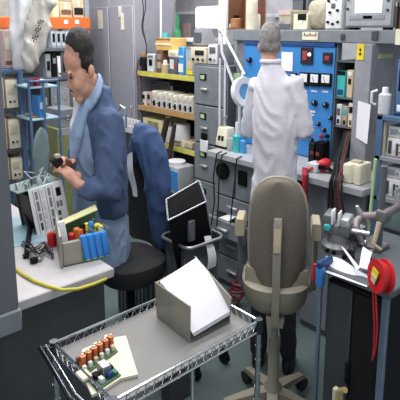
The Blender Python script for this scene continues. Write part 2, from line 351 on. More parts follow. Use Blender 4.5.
# ------------------------------------------------------------------ filing cabinet
t = thing('filing_cabinet', 'tall grey filing cabinet left of the workbench with instruments on top', 'cabinet', (-2.6, 2.6, 0))
M().box(-2.765, -2.437, 2.412, 2.8, 0, 1.408, .005).ob('body', 'greyd', t)
for k in range(5):
    z0 = .03+k*.275
    d = M().box(-2.755, -2.447, 2.394, 2.413, z0, z0+.265, .004).ob('drawer', 'grey', t)
    M().box(-2.68, -2.61, 2.378, 2.395, z0+.10, z0+.116, .003).ob('pull', 'silver', d)
    h = M().box(-2.69, -2.625, 2.388, 2.395, z0+.17, z0+.215, .002).ob('label_holder', 'black', d)
    M().box(-2.678, -2.64, 2.385, 2.389, z0+.178, z0+.205, .0005).ob('card', 'lightgreen', h)
r = RY(200.5, 140, 208, 152, 2.38); d = M().box(r[0], r[1], 2.372, 2.386, r[2], r[3], .004).ob('hanging_tag', 'white', t)
r = RY(201.5, 133, 206.5, 140, 2.38); M().box(r[0], r[1], 2.372, 2.39, r[2], r[3], .003).ob('tag_clip', 'black', t)
def RB(a, b, c, d, y, dep): r = RY(a, b, c, d, y); return (r[0], r[1], y, y+dep, 1.409, r[3])
instrument('bench_meter', 'beige bench meter with dark red display on top of the filing cabinet', 'meter', RB(191, 47, 207, 62, 2.43, .2), '-y', 'tan', [('d', .3, .5, .85, .8, 'lcd'), ('k', .2, .25, .06, 'black'), ('k', .5, .25, .06, 'black'), ('k', .8, .25, .06, 'greyd')], 'beige')
instrument('signal_box', 'pale grey signal box beside the beige meter on top of the filing cabinet', 'instrument', RB(208.5, 44, 218, 62, 2.43, .16), '-y', 'greyl', [('d', .2, .55, .8, .85, 'greyd'), ('k', .3, .25, .1, 'black'), ('k', .7, .25, .1, 'silver')], 'offwhite')
r = RY(196, 28, 208, 45, 2.5)
t = thing('small_monitor', 'grey boxy hood standing on the beige meter under the bright lamp', 'monitor', ((r[0]+r[1])/2, 2.5, r[2]))
M().hexa([(r[0], 2.46, r[2]), (r[1], 2.46, r[2]), (r[1], 2.6, r[2]), (r[0], 2.6, r[2]), (r[0]+.02, 2.47, r[3]), (r[1]-.02, 2.47, r[3]), (r[1]-.03, 2.56, r[3]), (r[0]+.03, 2.56, r[3])], .006).ob('housing', 'greyl', t)
M().box(r[0]+.03, r[1]-.03, 2.453, 2.468, r[2]+.02, r[3]-.03, .003).ob('window', 'greyd', t)
# fluorescent work lamp over the cabinet
r = RY(196, 8, 217, 27, 2.75)
t = thing('fluorescent_lamp', 'glaring white fluorescent work lamp above the filing cabinet', 'lamp', ((r[0]+r[1])/2, 2.76, r[2]))
M().box(r[0]-.02, r[1]+.02, 2.765, 2.82, r[2]-.015, r[3]+.015, .006).ob('housing', 'offwhite', t)
M().box(r[0], r[1], 2.745, 2.767, r[2], r[3], .006).ob('diffuser', 'lamp', t)
M().box((r[0]+r[1])/2-.02, (r[0]+r[1])/2+.02, 2.8, 3.6, r[3]-.06, r[3]-.03, .003).ob('bracket', 'offwhite', t)
r = RY(218, 0, 225.5, 60, 2.6)
tag(M().box(r[0], r[1], 2.6, 2.63, .9, 2.1, .005).ob('power_pole', 'white'), 'broad white power pole rising behind the magnifier lamp', 'pole')
# ------------------------------------------------------------------ workbench with console
BX0, BX1, BY, BZ = -2.33, -1.235, 2.13, .9
t = thing('workbench', 'long grey workbench with drawers and overhead shelf in front of the standing man', 'workbench', ((BX0+BX1)/2, 2.45, 0))
M().box(BX0, BX1, BY, 2.78, .862, BZ, .004).ob('worktop', 'benchtop', t)
M().box(-2.42, -1.64, 2.475, 2.52, BZ, 1.575, .003).ob('back_panel', 'grey', t)
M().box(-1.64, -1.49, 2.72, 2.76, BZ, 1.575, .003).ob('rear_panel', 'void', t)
M().box(-2.43, -.95, 2.45, 2.85, 1.575, 1.645, .004).ob('overhead_shelf', 'grey', t)
c = M().box(-1.495, -1.402, 2.42, 2.78, BZ, 1.575, .004).ob('end_column', 'greyl', t)
r = RY(357, 44, 364, 60, 2.418)
w = M().box(r[0], r[1], 2.416, 2.421, r[2], r[3], .0005).ob('warning_label', 'yel', c)
xm, zm = (r[0]+r[1])/2, (r[2]+r[3])/2
W[w.name] = W[c.name]
M().prism([(xm-.008, 2.4155, zm-.016), (xm+.008, 2.4155, zm-.016), (xm, 2.4155, zm+.004)], (0, -.001, 0)).cyl((xm, 2.4155, zm+.012), (xm, 2.4145, zm+.012), .006).ob('warning_mark', 'black', c)
r = RX(379, 54, 393, 58, -1.4); M().box(-1.403, -1.399, r[0], r[1], r[2], r[3], .0004).ob('tape_strip', 'lightgreen', c)
r = RY(302.5, 32, 318, 40, 2.448); M().box(r[0], r[1], 2.445, 2.451, r[2], r[3], .0005).ob('name_plate', 'cream', t)
m = M()
for k in range(7): m.box(r[0]+.012+k*.013, r[0]+.02+k*.013, 2.4443, 2.4452, r[2]+.02, r[2]+.02+(.012 if k % 3 else .02), 0)
m.ob('plate_lettering', 'brown', t)
r = RY(341, 34, 344.5, 40, 2.447); M().box(r[0], r[1], 2.44, 2.451, r[2], r[3], .002).ob('outlet', 'charcoal', t)
r = RY(372, 31, 378, 40, 2.447); M().box(r[0], r[1], 2.44, 2.451, r[2], r[3], .002).ob('outlet', 'charcoal', t)
r = RY(396, 29, 402, 45, 2.447); M().box(r[0], r[1], 2.44, 2.451, r[2], r[3], .001).ob('name_plate', 'cream', t)
r = RY(227, 73, 240, 83, 2.47); M().box(r[0], r[1], 2.468, 2.476, r[2], r[3], .0005).ob('green_note', 'lightgreen', t)
# left pedestal of drawers, right cupboard front
M().box(-2.315, -1.97, 2.2, 2.74, 0, .862, .003).ob('drawer_pedestal', 'greyd', t)
p_ = M().box(-2.31, -2.14, 2.186, 2.201, .62, .845, .003).ob('recess_plate', 'grey', t)
M().lathe([(0, 0), (.052, 0), (.052, .02), (.03, .028), (0, .028)], (-2.235, 2.187, .775), 20, (0, -1, 0)).ob('round_cover', 'black', p_)
p_ = M().box(-2.13, -1.975, 2.186, 2.201, .62, .845, .003).ob('recess_plate', 'grey', t)
M().box(-2.10, -2.03, 2.172, 2.187, .72, .81, .004).ob('socket_box', 'black', p_)
for k, (z0, z1, o) in enumerate(((.5, .61, .015), (.385, .49, .10), (.22, .375, .015), (.04, .21, .015))):
    d = M().box(-2.31, -1.975, 2.2-o, 2.21-o+.02, z0, z1, .004).ob('drawer', 'grey', t)
    if o > .05:
        M().box(-2.30, -2.292, 2.21-o, 2.25, z0+.01, z1-.01, .001).box(-1.993, -1.985, 2.21-o, 2.25, z0+.01, z1-.01, .001).box(-2.30, -1.985, 2.21-o, 2.25, z0+.005, z0+.012, .001).ob('drawer_tray', 'greyl', d)
    M().box(-2.19, -2.10, 2.18-o, 2.2-o, (z0+z1)/2-.008, (z0+z1)/2+.008, .004).ob('handle', 'silver', d)
M().box(-1.62, -1.25, 2.2, 2.74, 0, .862, .003).ob('cupboard', 'greyd', t)
for k in (0, 1): 
    d = M().box(-1.615+k*.183, -1.437+k*.183, 2.186, 2.2, .04, .85, .003).ob('cupboard_door', 'grey', t)
M().box(-1.97, -1.62, 2.7, 2.74, 0, .862, .003).ob('modesty_panel', 'charcoal', t)
tag(M().sheet([(-2.2, 2.115, .494), (-2.12, 2.115, .494), (-2.11, 2.2, .50), (-2.19, 2.2, .50)], 4, 4, .001, lambda u, v: V((0, 0, .012*u*v))).ob('white_leaflet', 'paper'), 'white leaflet lying in the pulled out bench drawer', 'paper')
m = M().tube([(-2.02+.05*math.cos(a*.9)+.004*a, 2.05+.04*math.sin(a*.9), .02+a*.008) for a in range(26)], .009)
tag(m.ob('cable_coil', 'maroon'), 'dark red coil of cable on the floor beneath the bench drawers', 'cable')
# blue test panel
t = thing('test_console', 'bright blue electrical test panel with meters behind the workbench', 'test panel', (-1.98, 2.46, BZ))
M().box(-2.328, -1.643, 2.452, 2.474, .905, 1.568, .003).ob('panel_face', 'blue', t)
M().box(-2.328, -1.643, 2.445, 2.474, 1.55, 1.572, .002).ob('top_rail', 'blued', t)
def on(name, mt, r_, d0=.006, par=t, bev=.001, y=2.452):
    r = RY(*r_, y-d0); o = M().box(r[0], r[1], y-d0, y+.001, r[2], r[3], bev).ob(name, mt, par); return o, r
for r_, l_ in (((300.5, 47.5, 312, 64), 'redled'), ((322.5, 52.5, 331.5, 64), 'redled')):
    b, r = on('display_bezel', 'lcd', r_, .012)
    M().box(r[0]+.015, r[1]-.035 if l_ and r_[0] < 310 else r[1]-.015, 2.437, 2.442, r[2]+.02, r[3]-.02, .001).ob('red_readout', 'redled', b)
    if r_[0] < 310: M().lathe([(0, 0), (.011, 0), (.008, .008), (0, .01)], (r[1]-.018, 2.44, (r[2]+r[3])/2+.008), 12, (0, -1, 0)).ob('pilot_lamp', 'ledw', b)
for k, r_ in enumerate(((290, 73, 296, 84), (299, 72.5, 308, 86), (309.5, 73, 319, 86.5), (320.5, 73.5, 330.5, 87))):
    b, r = on('panel_meter', 'black', r_, .014)
    w, h = r[1]-r[0], r[3]-r[2]
    M().box(r[0]+.1*w, r[1]-.1*w, 2.435, 2.44, r[2]+.3*h, r[3]-.1*h, .001).ob('dial', 'white', b)
    M().tube([((r[0]+r[1])/2, 2.434, r[2]+.32*h), ((r[0]+r[1])/2-.2*w, 2.434, r[2]+.75*h)], .0015, 5).ob('needle', 'black', b)
for px, py in ((315, 103), (326, 105), (299, 97), (250, 60), (252, 85), (296, 120), (309, 125), (324.5, 130), (319, 124), (331, 118), (312, 140), (328, 142)):
    p = A(px, py, y=2.45); r_ = .018 if py < 110 else .012
    k = M().lathe([(0, 0), (r_, 0), (r_, .01), (r_*.75, .02), (0, .02)], (p.x, 2.452, p.z), 16, (0, -1, 0)).ob('knob', 'blackm', t)
    M().box(p.x-.0015, p.x+.0015, 2.431, 2.434, p.z, p.z+r_*.8, 0).ob('pointer', 'white', k)
for r_ in ((306, 110.5, 315, 112.5), (307, 114, 314, 115.5), (301, 90, 307, 91.5), (311, 90.5, 317, 92), (322, 91, 328, 92.5)): on('printed_label', 'offwhite', r_, .002, t, .0003)
for px in (303, 309, 322, 328):
    p = A(px, 136, y=2.45); M().lathe([(0, 0), (.01, 0), (.01, .02), (.006, .028), (0, .028)], (p.x, 2.452, p.z), 12, (0, -1, 0)).ob('terminal', 'red' if px in (303, 322) else 'black', t)
r = RY(281, 52, 292.5, 71, 2.445)
tag(M().sheet([(r[0], 2.448, r[2]), (r[1], 2.448, r[2]), (r[1], 2.448, r[3]), (r[0], 2.448, r[3])], 4, 4, .001, lambda u, v: V((0, -.004*math.sin(3*u), 0))).ob('posted_sheet', 'paper'), 'white sheet taped on the blue test panel right of the standing man', 'paper')
r = RY(356.5, 102, 369.5, 141, 2.414)
tag(M().sheet([(r[0], 2.416, r[2]+.012), (r[1], 2.416, r[2]-.012), (r[1], 2.416, r[3]-.01), (r[0], 2.416, r[3]+.004)], 4, 6, .001, lambda u, v: V((0, -.012*(1-v)*u, 0))).ob('posted_sheet', 'paper'), 'tall white sheet stuck to the grey column at the bench right end', 'paper')
# narrow open rack between blue panel and column
t = thing('module_rack', 'narrow open rack of small modules between blue panel and grey column', 'rack', (-1.57, 2.6, BZ))
zr = [A(345, q, y=2.455).z for q in (127, 98)]
zr = [zr[0], zr[1], A(345, 61, y=2.455).z]
for z_ in zr: M().box(-1.636, -1.5, 2.455, 2.64, z_-.008, z_, .001).ob('rack_shelf', 'greyd', t)
for x_ in (-1.634, -1.502): M().box(x_-.004, x_+.004, 2.455, 2.64, BZ, zr[2], .001).ob('side_rail', 'greyd', t)
mods = [((336.5, 71, 345, 92), 1, 'teal', [('top_cap', 0, .85, 1, 1, 'black'), ('socket', .2, .1, .8, .3, 'blued')], 'bright teal module in the narrow rack, upper tier'),
        ((346.5, 70, 353, 96), 1, 'tan', [('switch', .3, .5, .7, .7, 'black'), ('label', .2, .8, .8, .92, 'white')], 'tan module right of the teal one in the narrow rack'),
        ((336, 104, 341, 126), 0, 'offwhite', [('display', .2, .5, .8, .8, 'greyd'), ('socket', .3, .1, .7, .3, 'black')], 'white module leftmost on the lower tier of narrow rack'),
        ((342, 106, 347, 126), 0, 'beiged', [('display', .2, .6, .8, .85, 'teal'), ('socket', .3, .1, .7, .3, 'black')], 'greyish module in the middle of narrow rack lower tier'),
        ((348, 103, 353.5, 126), 0, 'cream', [('display', .2, .6, .8, .85, 'black'), ('socket', .3, .1, .7, .3, 'brown')], 'cream module next to grey column, narrow rack lower tier')]
for r_, k, mt, pp, lb in mods: item('rack_module', lb, 'module', r_, 2.465, .12, mt, zr[k], pp, 'modules in the narrow rack')
# ------------------------------------------------------------------ things on the overhead shelf
ZS = 1.645; y = 2.5
r = RY(226, 2, 247, 38, 2.62)
t = thing('wooden_cubby', 'open dark brown wooden box with small containers, left of pale yellow bottle', 'box', ((r[0]+r[1])/2, 2.7, 1.646))
M().box(r[0], r[1], 2.8, 2.815, 1.646, r[3]+.1, .002).ob('back', 'cardd', t)
M().box(r[0], r[0]+.012, 2.62, 2.8, 1.646, r[3]+.1, .002).ob('side_board', 'brown', t); M().box(r[1]-.012, r[1], 2.62, 2.8, 1.646, r[3]+.1, .002).ob('side_board', 'brown', t)
M().box(r[0]+.012, r[1]-.012, 2.62, 2.8, 1.646, 1.656, .002).ob('bottom_board', 'brown', t)
jar('small_jar', 'small white jar inside the open brown wooden box', 'jar', 229.5, 22, 32, 5, 2.66, 'white', 'offwhite', 1.657)
jar('small_jar', 'squat dark jar with black lid inside the open brown wooden box', 'jar', 236, 15, 32, 8, 2.67, 'cardd', 'black', 1.657)
jar('spray_bottle', 'tall pale yellow plastic bottle on overhead shelf above the blue panel', 'bottle', 251.5, -6, 30, 8.5, 2.53, 'cream', 'cream', ZS, None, .9)
jar('red_bottle', 'small red capped bottle right of tall pale yellow bottle', 'bottle', 257.5, 7, 30, 4, 2.6, 'cream', 'red', ZS, None, .7)
item('parts_box', 'grey brown box with pink top on overhead shelf right of standing man head', 'box', (279, 10, 291, 30), y, .2, 'beiged', ZS, [('top_band', 0, .75, 1, 1, 'pink'), ('catch', .1, .35, .35, .55, 'silver'), ('dark_front', .05, .05, .95, .3, 'greyd')])
item('plastic_tub', 'cream plastic tub with dark insert on the overhead shelf', 'tub', (293, 14, 307.5, 30), y, .16, 'cream', ZS, [('insert', .35, .6, .9, 1, 'black'), ('tag', .45, .4, .65, .75, 'white')])
item('dark_case', 'blue and black case standing behind the cream plastic tub', 'case', (292, -8, 308, 26), 2.7, .1, 'greyd', ZS, [('blue_band', 0, .8, .6, .95, 'rackblue'), ('latch', .7, .5, .85, .8, 'black')])
m = M()
for k in range(5):
    p = A(311+k*3.1, 20, y=2.53); m.ell((p.x, 2.56, ZS+.085), (.026, 0, 0), (0, .05, 0), (0, 0, .085), 14, 8)
remesh(m, .008, 'cloth_sack', ['beiged'], None, 3, .006, 30)
tag(bpy.data.objects['cloth_sack'], 'crumpled beige cloth sack between cream tub and white power supply', 'sack')
t = instrument('power_supply', 'white power supply module with black jacks on the overhead shelf', 'power supply', (*RY(326, -6, 342.5, 30, y)[:2], y, y+.2, ZS, ZS+.21), '-y', 'offwhite', [('k', a_, b_, .07, 'black') for a_, b_ in ((.2, .2), (.5, .15), (.8, .2), (.3, .45), (.75, .5), (.2, .75), (.6, .8))]+[('d', .35, .55, .6, .68, 'greyd')], 'white')
r = RY(346, -14, 394, 24, y)
t = instrument('oscilloscope', 'big light grey oscilloscope with glowing screen on the overhead shelf', 'oscilloscope', (r[0], r[1], y, y+.3, ZS+.012, ZS+.26), '-y', 'greyl', [('d', .22, .3, .5, .95, 'screen', 'screen'), ('d', .5, .3, .78, .95, 'screen', 'screen'), ('d', .1, .16, .85, .27, 'greyl', 'control_strip'), ('d', .4, .18, .6, .25, 'greyd'), ('k', .06, .6, .025, 'charcoal'), ('k', .06, .4, .025, 'charcoal'), ('k', .9, .75, .025, 'charcoal'), ('k', .9, .55, .025, 'charcoal'), ('k', .9, .35, .025, 'charcoal')], 'labgrey')
for x_ in (r[0]+.04, r[1]-.04): M().box(x_-.02, x_+.02, y+.01, y+.05, ZS, ZS+.014, .002).ob('foot', 'black', t)
item('brown_case', 'brown case at the far right of the overhead shelf beside the oscilloscope', 'case', (395.5, 2, 412, 26), y, .2, 'brown', ZS, [('strap', .1, 0, .25, 1, 'black'), ('corner', .0, .85, .3, 1, 'silver')])
# ------------------------------------------------------------------ on the workbench
def bp(px, py): return A(px, py, z=BZ)
# soldering station
p = bp(219, 148)
t = thing('soldering_station', 'cream soldering station with two black sockets at the left bench end', 'soldering station', (p.x, p.y, BZ))
r = RY(215, 128, 226, 147, p.y)
M().box(r[0]-.004, r[1]+.004, p.y-.004, p.y+.1, BZ, BZ+.014, .003).ob('base', 'black', t)
M().hexa([(r[0], p.y, BZ+.014), (r[1], p.y, BZ+.014), (r[1], p.y+.09, BZ+.014), (r[0], p.y+.09, BZ+.014), (r[0]+.008, p.y+.02, r[3]), (r[1]-.008, p.y+.02, r[3]), (r[1]-.008, p.y+.085, r[3]), (r[0]+.008, p.y+.085, r[3])], .004).ob('housing', 'cream', t)
for f in (.33, .62): M().box(r[0]+f*(r[1]-r[0])-.008, r[0]+f*(r[1]-r[0])+.008, p.y+.0, p.y+.02, BZ+.05, BZ+.08, .002).ob('socket', 'black', t)
M().tube([(r[0]+.02, p.y+.05, r[3]-.01), (r[0]+.025, p.y+.05, r[3]+.05), (r[0]+.05, p.y+.06, r[3]+.07)], .007, 8).ob('iron_holder', 'steel', t)
for k, (px, top) in enumerate(((219.5, 58), (224.5, 60))):
    q = A(px, 128, y=2.3); z1 = A(px, top, y=2.3).z
    tag(M().cyl((q.x, 2.3, BZ), (q.x, 2.3, z1), .007, None, 10).ob('stand_rod', 'offwhite'), ['left one of two slim white rods rising behind the soldering station', 'right one of two slim white rods rising behind the soldering station'][k], 'rod', 'white rods behind soldering station')
for k, (x_, q) in enumerate(((217, 226), (222, 240), (237, 225))):
    a_ = A(x_, 152, y=2.12); pts = [(a_.x, 2.14+.02, BZ+.006), (a_.x, 2.118, BZ), (a_.x-.01+.006*k, 2.10, .75), (a_.x+.01-.01*k, 2.092, .6), (a_.x-.012, 2.085, A(x_, q, y=2.1).z)]
    tag(M().tube(pts, .0045).ob('bench_lead', 'cable'), ['black lead hanging off the bench front below soldering station, near bench corner', 'black lead hanging over the bench drawers, second from bench corner', 'black lead hanging off the bench front below the teal bottle'][k], 'cable')
# bottles near lens
jar('teal_bottle', 'slim clear teal bottle under the magnifier lamp on the bench', 'bottle', 237, 122, 150, 6, 2.24, 'teal', 'offwhite', BZ, None, .6)
jar('clear_cup', 'little clear cup left of the slim teal bottle on bench', 'cup', 231, 138, 150, 6, 2.24, 'clear', None, BZ)
jar('blue_bottle', 'small blue capped bottle right of the slim teal bottle on bench', 'bottle', 243, 135, 152, 5, 2.25, 'sky', 'blue', BZ)
# magnifier lamp
c = A(244.5, 92, y=2.33); rad = .094
nrm = (V((.97, -.12, .18))).normalized()
t = thing('magnifier_lamp', 'white magnifier lamp with blue seeming round lens left of the standing man', 'lamp', (-2.31, 2.4, BZ))
M().cyl((-2.31, 2.4, BZ), (-2.31, 2.4, BZ+.05), .035, .03, 20).ob('clamp', 'offwhite', t)
pole_top = A(221, 30, y=2.4)
M().cyl((-2.31, 2.4, BZ+.05), (-2.31, 2.4, 1.2), .010).tube([(-2.31, 2.4, 1.2), (pole_top.x+.01, 2.4, 1.5), pole_top], .010, 10).ob('lamp_post', 'offwhite', t)
e = A(243, 72, y=2.34)
for dx, dz in ((-.006, .012), (.012, -.012)):
    M().tube([pole_top+V((dx, 0, dz)), e+V((dx, 0, dz))], .008, 8).ob('arm', 'white', t)
M().ell(pole_top, (.02, 0, 0), (0, .02, 0), (0, 0, .024)).ob('joint', 'offwhite', t)
M().tube([e, (e+c)/2+nrm*-.03, c-nrm*.02], .009, 8).ob('yoke', 'offwhite', t)
h = M().lathe([(rad*.54, -.016), (rad, -.018), (rad*1.03, .0), (rad*.98, .016), (rad*.54, .012), (rad*.54, -.016)], c, 40, nrm).ob('lamp_ring', 'white', t)
M().lathe([(0, -.006), (rad*.55, -.001), (rad*.55, .001), (0, .006)], c, 32, nrm).ob('lens', 'lens', h)
# scope probes, red tool, transformer, sheets
r = RY(309, 163, 319, 174, 2.2); q = bp(312, 172)
tag(M().box(q.x-.03, q.x+.035, 2.2, 2.27, BZ+.0005, BZ+.05, .006).ob('white_box', 'offwhite'), 'little white box on the bench left of the red clamp tool', 'box')
q = bp(322, 172)
t = thing('clamp_tool', 'red plastic clamp tool lying on the bench right of the standing man', 'tool', (q.x, q.y, BZ), math.radians(30))
T_ = X((q.x, q.y, BZ), math.radians(30))
M(T_).ell((0, 0, .035), (.045, 0, .01), (0, .026, 0), (0, 0, .034)).ell((.015, .02, .05), (.03, 0, 0), (0, .02, 0), (0, 0, .022)).ob('body', 'red', t)
M(T_).tube([(-.03, -.01, .02), (-.05, -.025, .024), (-.066, -.03, .014)], [.014, .012, .008]).ob('handle', 'red', t)
M(T_).tube([(.03, -.02, .03), (.05, -.03, .02), (.06, -.04, .012)], [.012, .01, .006]).ob('jaw', 'black', t)
M(T_).box(-.02, .02, -.032, -.024, .02, .045, .003).ob('trigger', 'black', t)
q = bp(352, 184)
t = thing('transformer', 'cream wound transformer block on the right end of the workbench', 'transformer', (q.x, q.y, BZ))
r = RY(343.5, 162, 361, 185, q.y)
M().box(r[0]+.012, r[1]-.012, q.y, q.y+.09, BZ+.001, r[3]-.004, .012).ob('core', 'cream', t)
M().box(r[0], r[0]+.05, q.y-.012, q.y+.1, BZ+.0008, r[3]-.012, .010).ob('winding', 'cream', t)
M().box(r[1]-.034, r[1], q.y-.008, q.y+.1, BZ+.0008, r[3]-.006, .008).ob('winding', 'cream', t)
M().box((r[0]+r[1])/2-.02, (r[0]+r[1])/2+.03, q.y+.01, q.y+.05, r[3]-.006, r[3]+.005, .003).ob('terminal', 'tan', t)
q = bp(337, 177); tag(M().ell((q.x-.01, q.y+.06, BZ+.03), (.03, 0, 0), (0, .03, 0), (0, 0, .03)).ob('adapter_plug', 'maroon'), 'round dark red plug left of the cream transformer', 'plug')
# dark cable bundle from the narrow rack down over the bench
for k in range(6):
    x0, x1 = 346+k*1.6, 331+k*2.2
    pts = [A(x0, 126, y=2.5)]
    for i, (px, py, yy) in enumerate(((x0-3-k*.3, 140, 2.42), (x1+4, 158, 2.3), (x1+2, 172, 2.2), (x1, 181, 2.125), (x1-1.5, 196, 2.11), (x1-2+k, 225, 2.105))): pts.append(A(px+math.sin(k*2+i)*.8, py, y=yy))
    for q in pts[:4]: q.z = max(q.z, BZ+.012)
    pts[4].z = max(pts[4].z, BZ-.0); pts[4].y = min(pts[4].y, 2.12)
    tag(M().tube(pts, .007 if k < 4 else .005, 8).ob('test_lead', ['blackm', 'blackm', 'cable', 'darkbrown', 'maroon', 'cable'][k]), 'dark test lead running from the narrow rack across the bench and over its front edge' if k not in (3, 4) else ['brown test lead in the bundle from narrow rack over the bench edge', 'dark red test lead in the bundle from narrow rack over the bench edge'][k-3], 'cable', 'test leads over the bench' if k not in (3, 4) else None)
for k in range(3):
    pts = [A(304+k*1.5, 158, y=2.2), A(304+k*1.5, 176, y=2.122), A(303.5+k*1.4, 188, y=2.11), A(303+k*1.8, 204, y=2.11)]
    pts[0].z = BZ+.012; pts[1].z = max(pts[1].z, BZ-.01)
    tag(M().tube(pts, .009, 8).ob('red_lead', 'red' if k < 2 else 'maroon'), ['red lead hanging over the bench edge right beside the coat, leftmost of three', 'red lead hanging over the bench edge beside the coat, middle of three', 'dark red lead hanging over the bench edge, right of two bright red ones'][k], 'cable')
for k, (px, py, w, h, c) in enumerate(((316, 150, 7, 16, 'blackm'), (326, 150, 8, 14, 'void'))):
    q = bp(px, 162); zt = A(px, py-6, y=2.36).z
    t = thing('power_block', ['black power block standing against blue panel above the red clamp tool', 'wider black power block standing against blue panel near the narrow rack'][k], 'power supply', (q.x, 2.36, BZ))
    M().box(q.x-w*.004, q.x+w*.004, 2.36, 2.43, BZ, zt, .005).ob('body', c, t)
    M().box(q.x-.012, q.x+.012, 2.355, 2.362, BZ+.05, BZ+.07, .001).ob('switch', 'maroon', t)
# ------------------------------------------------------------------ right blue rack with power supplies
RX0, RX1, RYF = -1.226, -.80, 2.2
t = thing('storage_rack', 'blue steel rack of power supplies at the right picture edge', 'rack', (-1.0, 2.4, 0))
zs = [A(386, q, y=RYF).z for q in (116, 157, 198)]; zs.append(.3)
for x_ in (RX0+.014, RX1-.014):
    for y_ in (RYF+.014, RYF+.38): M().box(x_-.014, x_+.014, y_-.014, y_+.014, 0, zs[0], .002).ob('post', 'rackblue', t)
for k, z_ in enumerate(zs):
    M().box(RX0, RX1, RYF, RYF+.4, z_-.022, z_, .002).ob('shelf_board', 'rackblue' if k == 0 else 'greyl', t)
M().box(RX0+.028, RX0+.036, RYF+.02, RYF+.03, .32, zs[0]-.03, 0).ob('side_strip', 'tan', t)
spec_s = [('d', .12, .3, .6, .75, 'greyl'), ('k', .75, .5, .06, 'grey')]
spec_b = [('d', .1, .15, .3, .85, 'charcoal'), ('d', .58, .1, .72, .75, 'charcoal'), ('d', .36, .3, .52, .8, 'white'), ('k', .85, .7, .05, 'black'), ('k', .85, .3, .05, 'red')]
cols = [(RX0+.045, RX0+.125), (RX0+.135, RX0+.215), (RX0+.225, RX0+.305), (RX0+.315, RX0+.39)]
nn = ['nearest the grey column', 'second from the grey column', 'third from the grey column', 'farthest from the grey column']
for lv in (1, 2):
    zb = zs[lv]; top = zs[lv-1]-.022; h1 = (top-zb)*.52
    for k, (p, q) in enumerate(cols):
        instrument('power_supply', 'tall white power supply on the '+['', 'middle', 'lower'][lv]+' rack shelf, '+nn[k], 'power supply', (p, q, RYF+.03, RYF+.25, zb, zb+h1), '-y', 'cream', spec_b, 'offwhite', 'white power supplies on the right rack', .004, .004)
        instrument('power_supply', 'flat white power supply stacked atop the '+['', 'middle', 'lower'][lv]+' rack shelf row, '+nn[k], 'power supply', (p, q, RYF+.035, RYF+.25, zb+h1+.001, zb+h1+(top-zb)*.33), '-y', 'labgrey', spec_s, 'offwhite', 'white power supplies on the right rack', .004, .004)
jar('jug', 'white plastic jug on top of the blue rack', 'jug', 384, 87, 114, 11.5, 2.25, 'offwhite', 'white', zs[0], None, .8)
j = bpy.data.objects['jug']; p = j.location
M().tube([(p.x-.035, p.y-.01, p.z+.11), (p.x-.058, p.y-.02, p.z+.1), (p.x-.058, p.y-.02, p.z+.05), (p.x-.04, p.y-.01, p.z+.04)], .007, 8).ob('handle', 'offwhite', j)
r = RY(395, 60, 412, 114, 2.25)
instrument('blue_instrument', 'dark blue cased instrument with green screen beside the white jug', 'instrument', (r[0], -.84, 2.25, 2.45, zs[0], r[3]), '-y', 'blued', [('d', .06, .45, .5, .85, 'black'), ('d', .1, .5, .3, .72, 'green', 'trace_screen'), ('d', .06, .08, .5, .2, 'white'), ('k', .7, .3, .05, 'black'), ('k', .7, .6, .05, 'black')], 'rackblue')
tag(M().box(-1.19, -.85, 2.22, 2.5, zs[2]-.16, zs[2]-.023, .01).ob('teal_tray', 'greengrey'), 'grey green tray hanging below the lowest power supplies at right', 'tray')
tag(M().box(-1.19, -.84, 2.23, 2.5, .301, .46, .02).ob('carton_pack', 'beiged'), 'low beige pack on the bottom shelf of the blue rack', 'pack')
m = M().ell((-.97, 2.05, .11), (.13, 0, .01), (0, .1, 0), (0, 0, .11)).ell((-.93, 2.02, .16), (.09, 0, .02), (0, .08, 0), (0, 0, .09))
tag(remesh(m, .012, 'cloth_bag', ['greyl'], None, 3, .012, 14), 'slumped grey cloth bag on the floor behind the small work table', 'bag')
for k in range(3):
    pts = [(-.98+.03*k, 2.17, .75-.1*k), (-.95+.02*k, 2.14, .5), (-1.0+.03*k, 2.13, .36), (-.93, 2.14, .27+.04*k), (-.86+.02*k, 2.15, .4)]
    tag(M().tube([V(a_) for a_ in pts], .011, 8).ob('floor_cable', 'cable'), 'thick black cable looping in front of the blue rack above the cloth bag', 'cable', 'black cables at the blue rack')
# ------------------------------------------------------------------ small work table on the right
TX0, TX1, TY0, TY1, TZ = -.985, -.70, 1.41, 1.86, .85
t = thing('work_table', 'small grey steel work table at right, in front of the rack', 'table', ((TX0+TX1)/2, 1.63, 0))
M().box(TX0, TX1, TY0, TY1, TZ-.025, TZ, .004).ob('tabletop', 'greyd', t)
for x_ in (TX0+.022, TX1-.02):
    for y_ in (TY0+.012, TY1-.012): M().box(x_-(.0055 if x_ < -.8 else .011), x_+(.0055 if x_ < -.8 else .011), y_-.008, y_+.008, 0, TZ-.025, .002).ob('leg', 'legblue', t)
M().box(TX0+.03, TX1-.03, TY1-.02, TY1-.01, TZ-.08, TZ-.03, .002).ob('rear_rail', 'grey', t)
t = thing('equipment_cabinet', 'black cabinet standing under the small work table', 'cabinet', (-.84, 1.6, 0))
M().box(-.945, -.735, 1.44, 1.82, .03, .80, .005).ob('body', 'blackm', t)
M().box(-.94, -.845, 1.431, 1.442, .05, .79, .003).ob('door', 'charcoal', t); M().box(-.838, -.74, 1.431, 1.442, .05, .79, .003).ob('door', 'blackm', t)
M().box(-.85, -.834, 1.42, 1.432, .45, .53, .003).ob('handle', 'black', t)
for x_ in (-.92, -.76):
    for y_ in (1.47, 1.79): M().cyl((x_, y_, 0), (x_, y_, .032), .015).ob('foot', 'black', t)
q = A(344, 398, y=1.38)
t = thing('brass_fitting', 'pale brass pipe fitting in front of the black cabinet at the bottom edge', 'fitting', (q.x, 1.37, 0))
z_ = A(344, 388, y=1.37).z
M().tube([(q.x-.01, 1.37, 0), (q.x-.012, 1.37, z_-.02), (q.x+.012, 1.365, z_)], [.014, .014, .010], 12).ob('stem', 'brass', t)
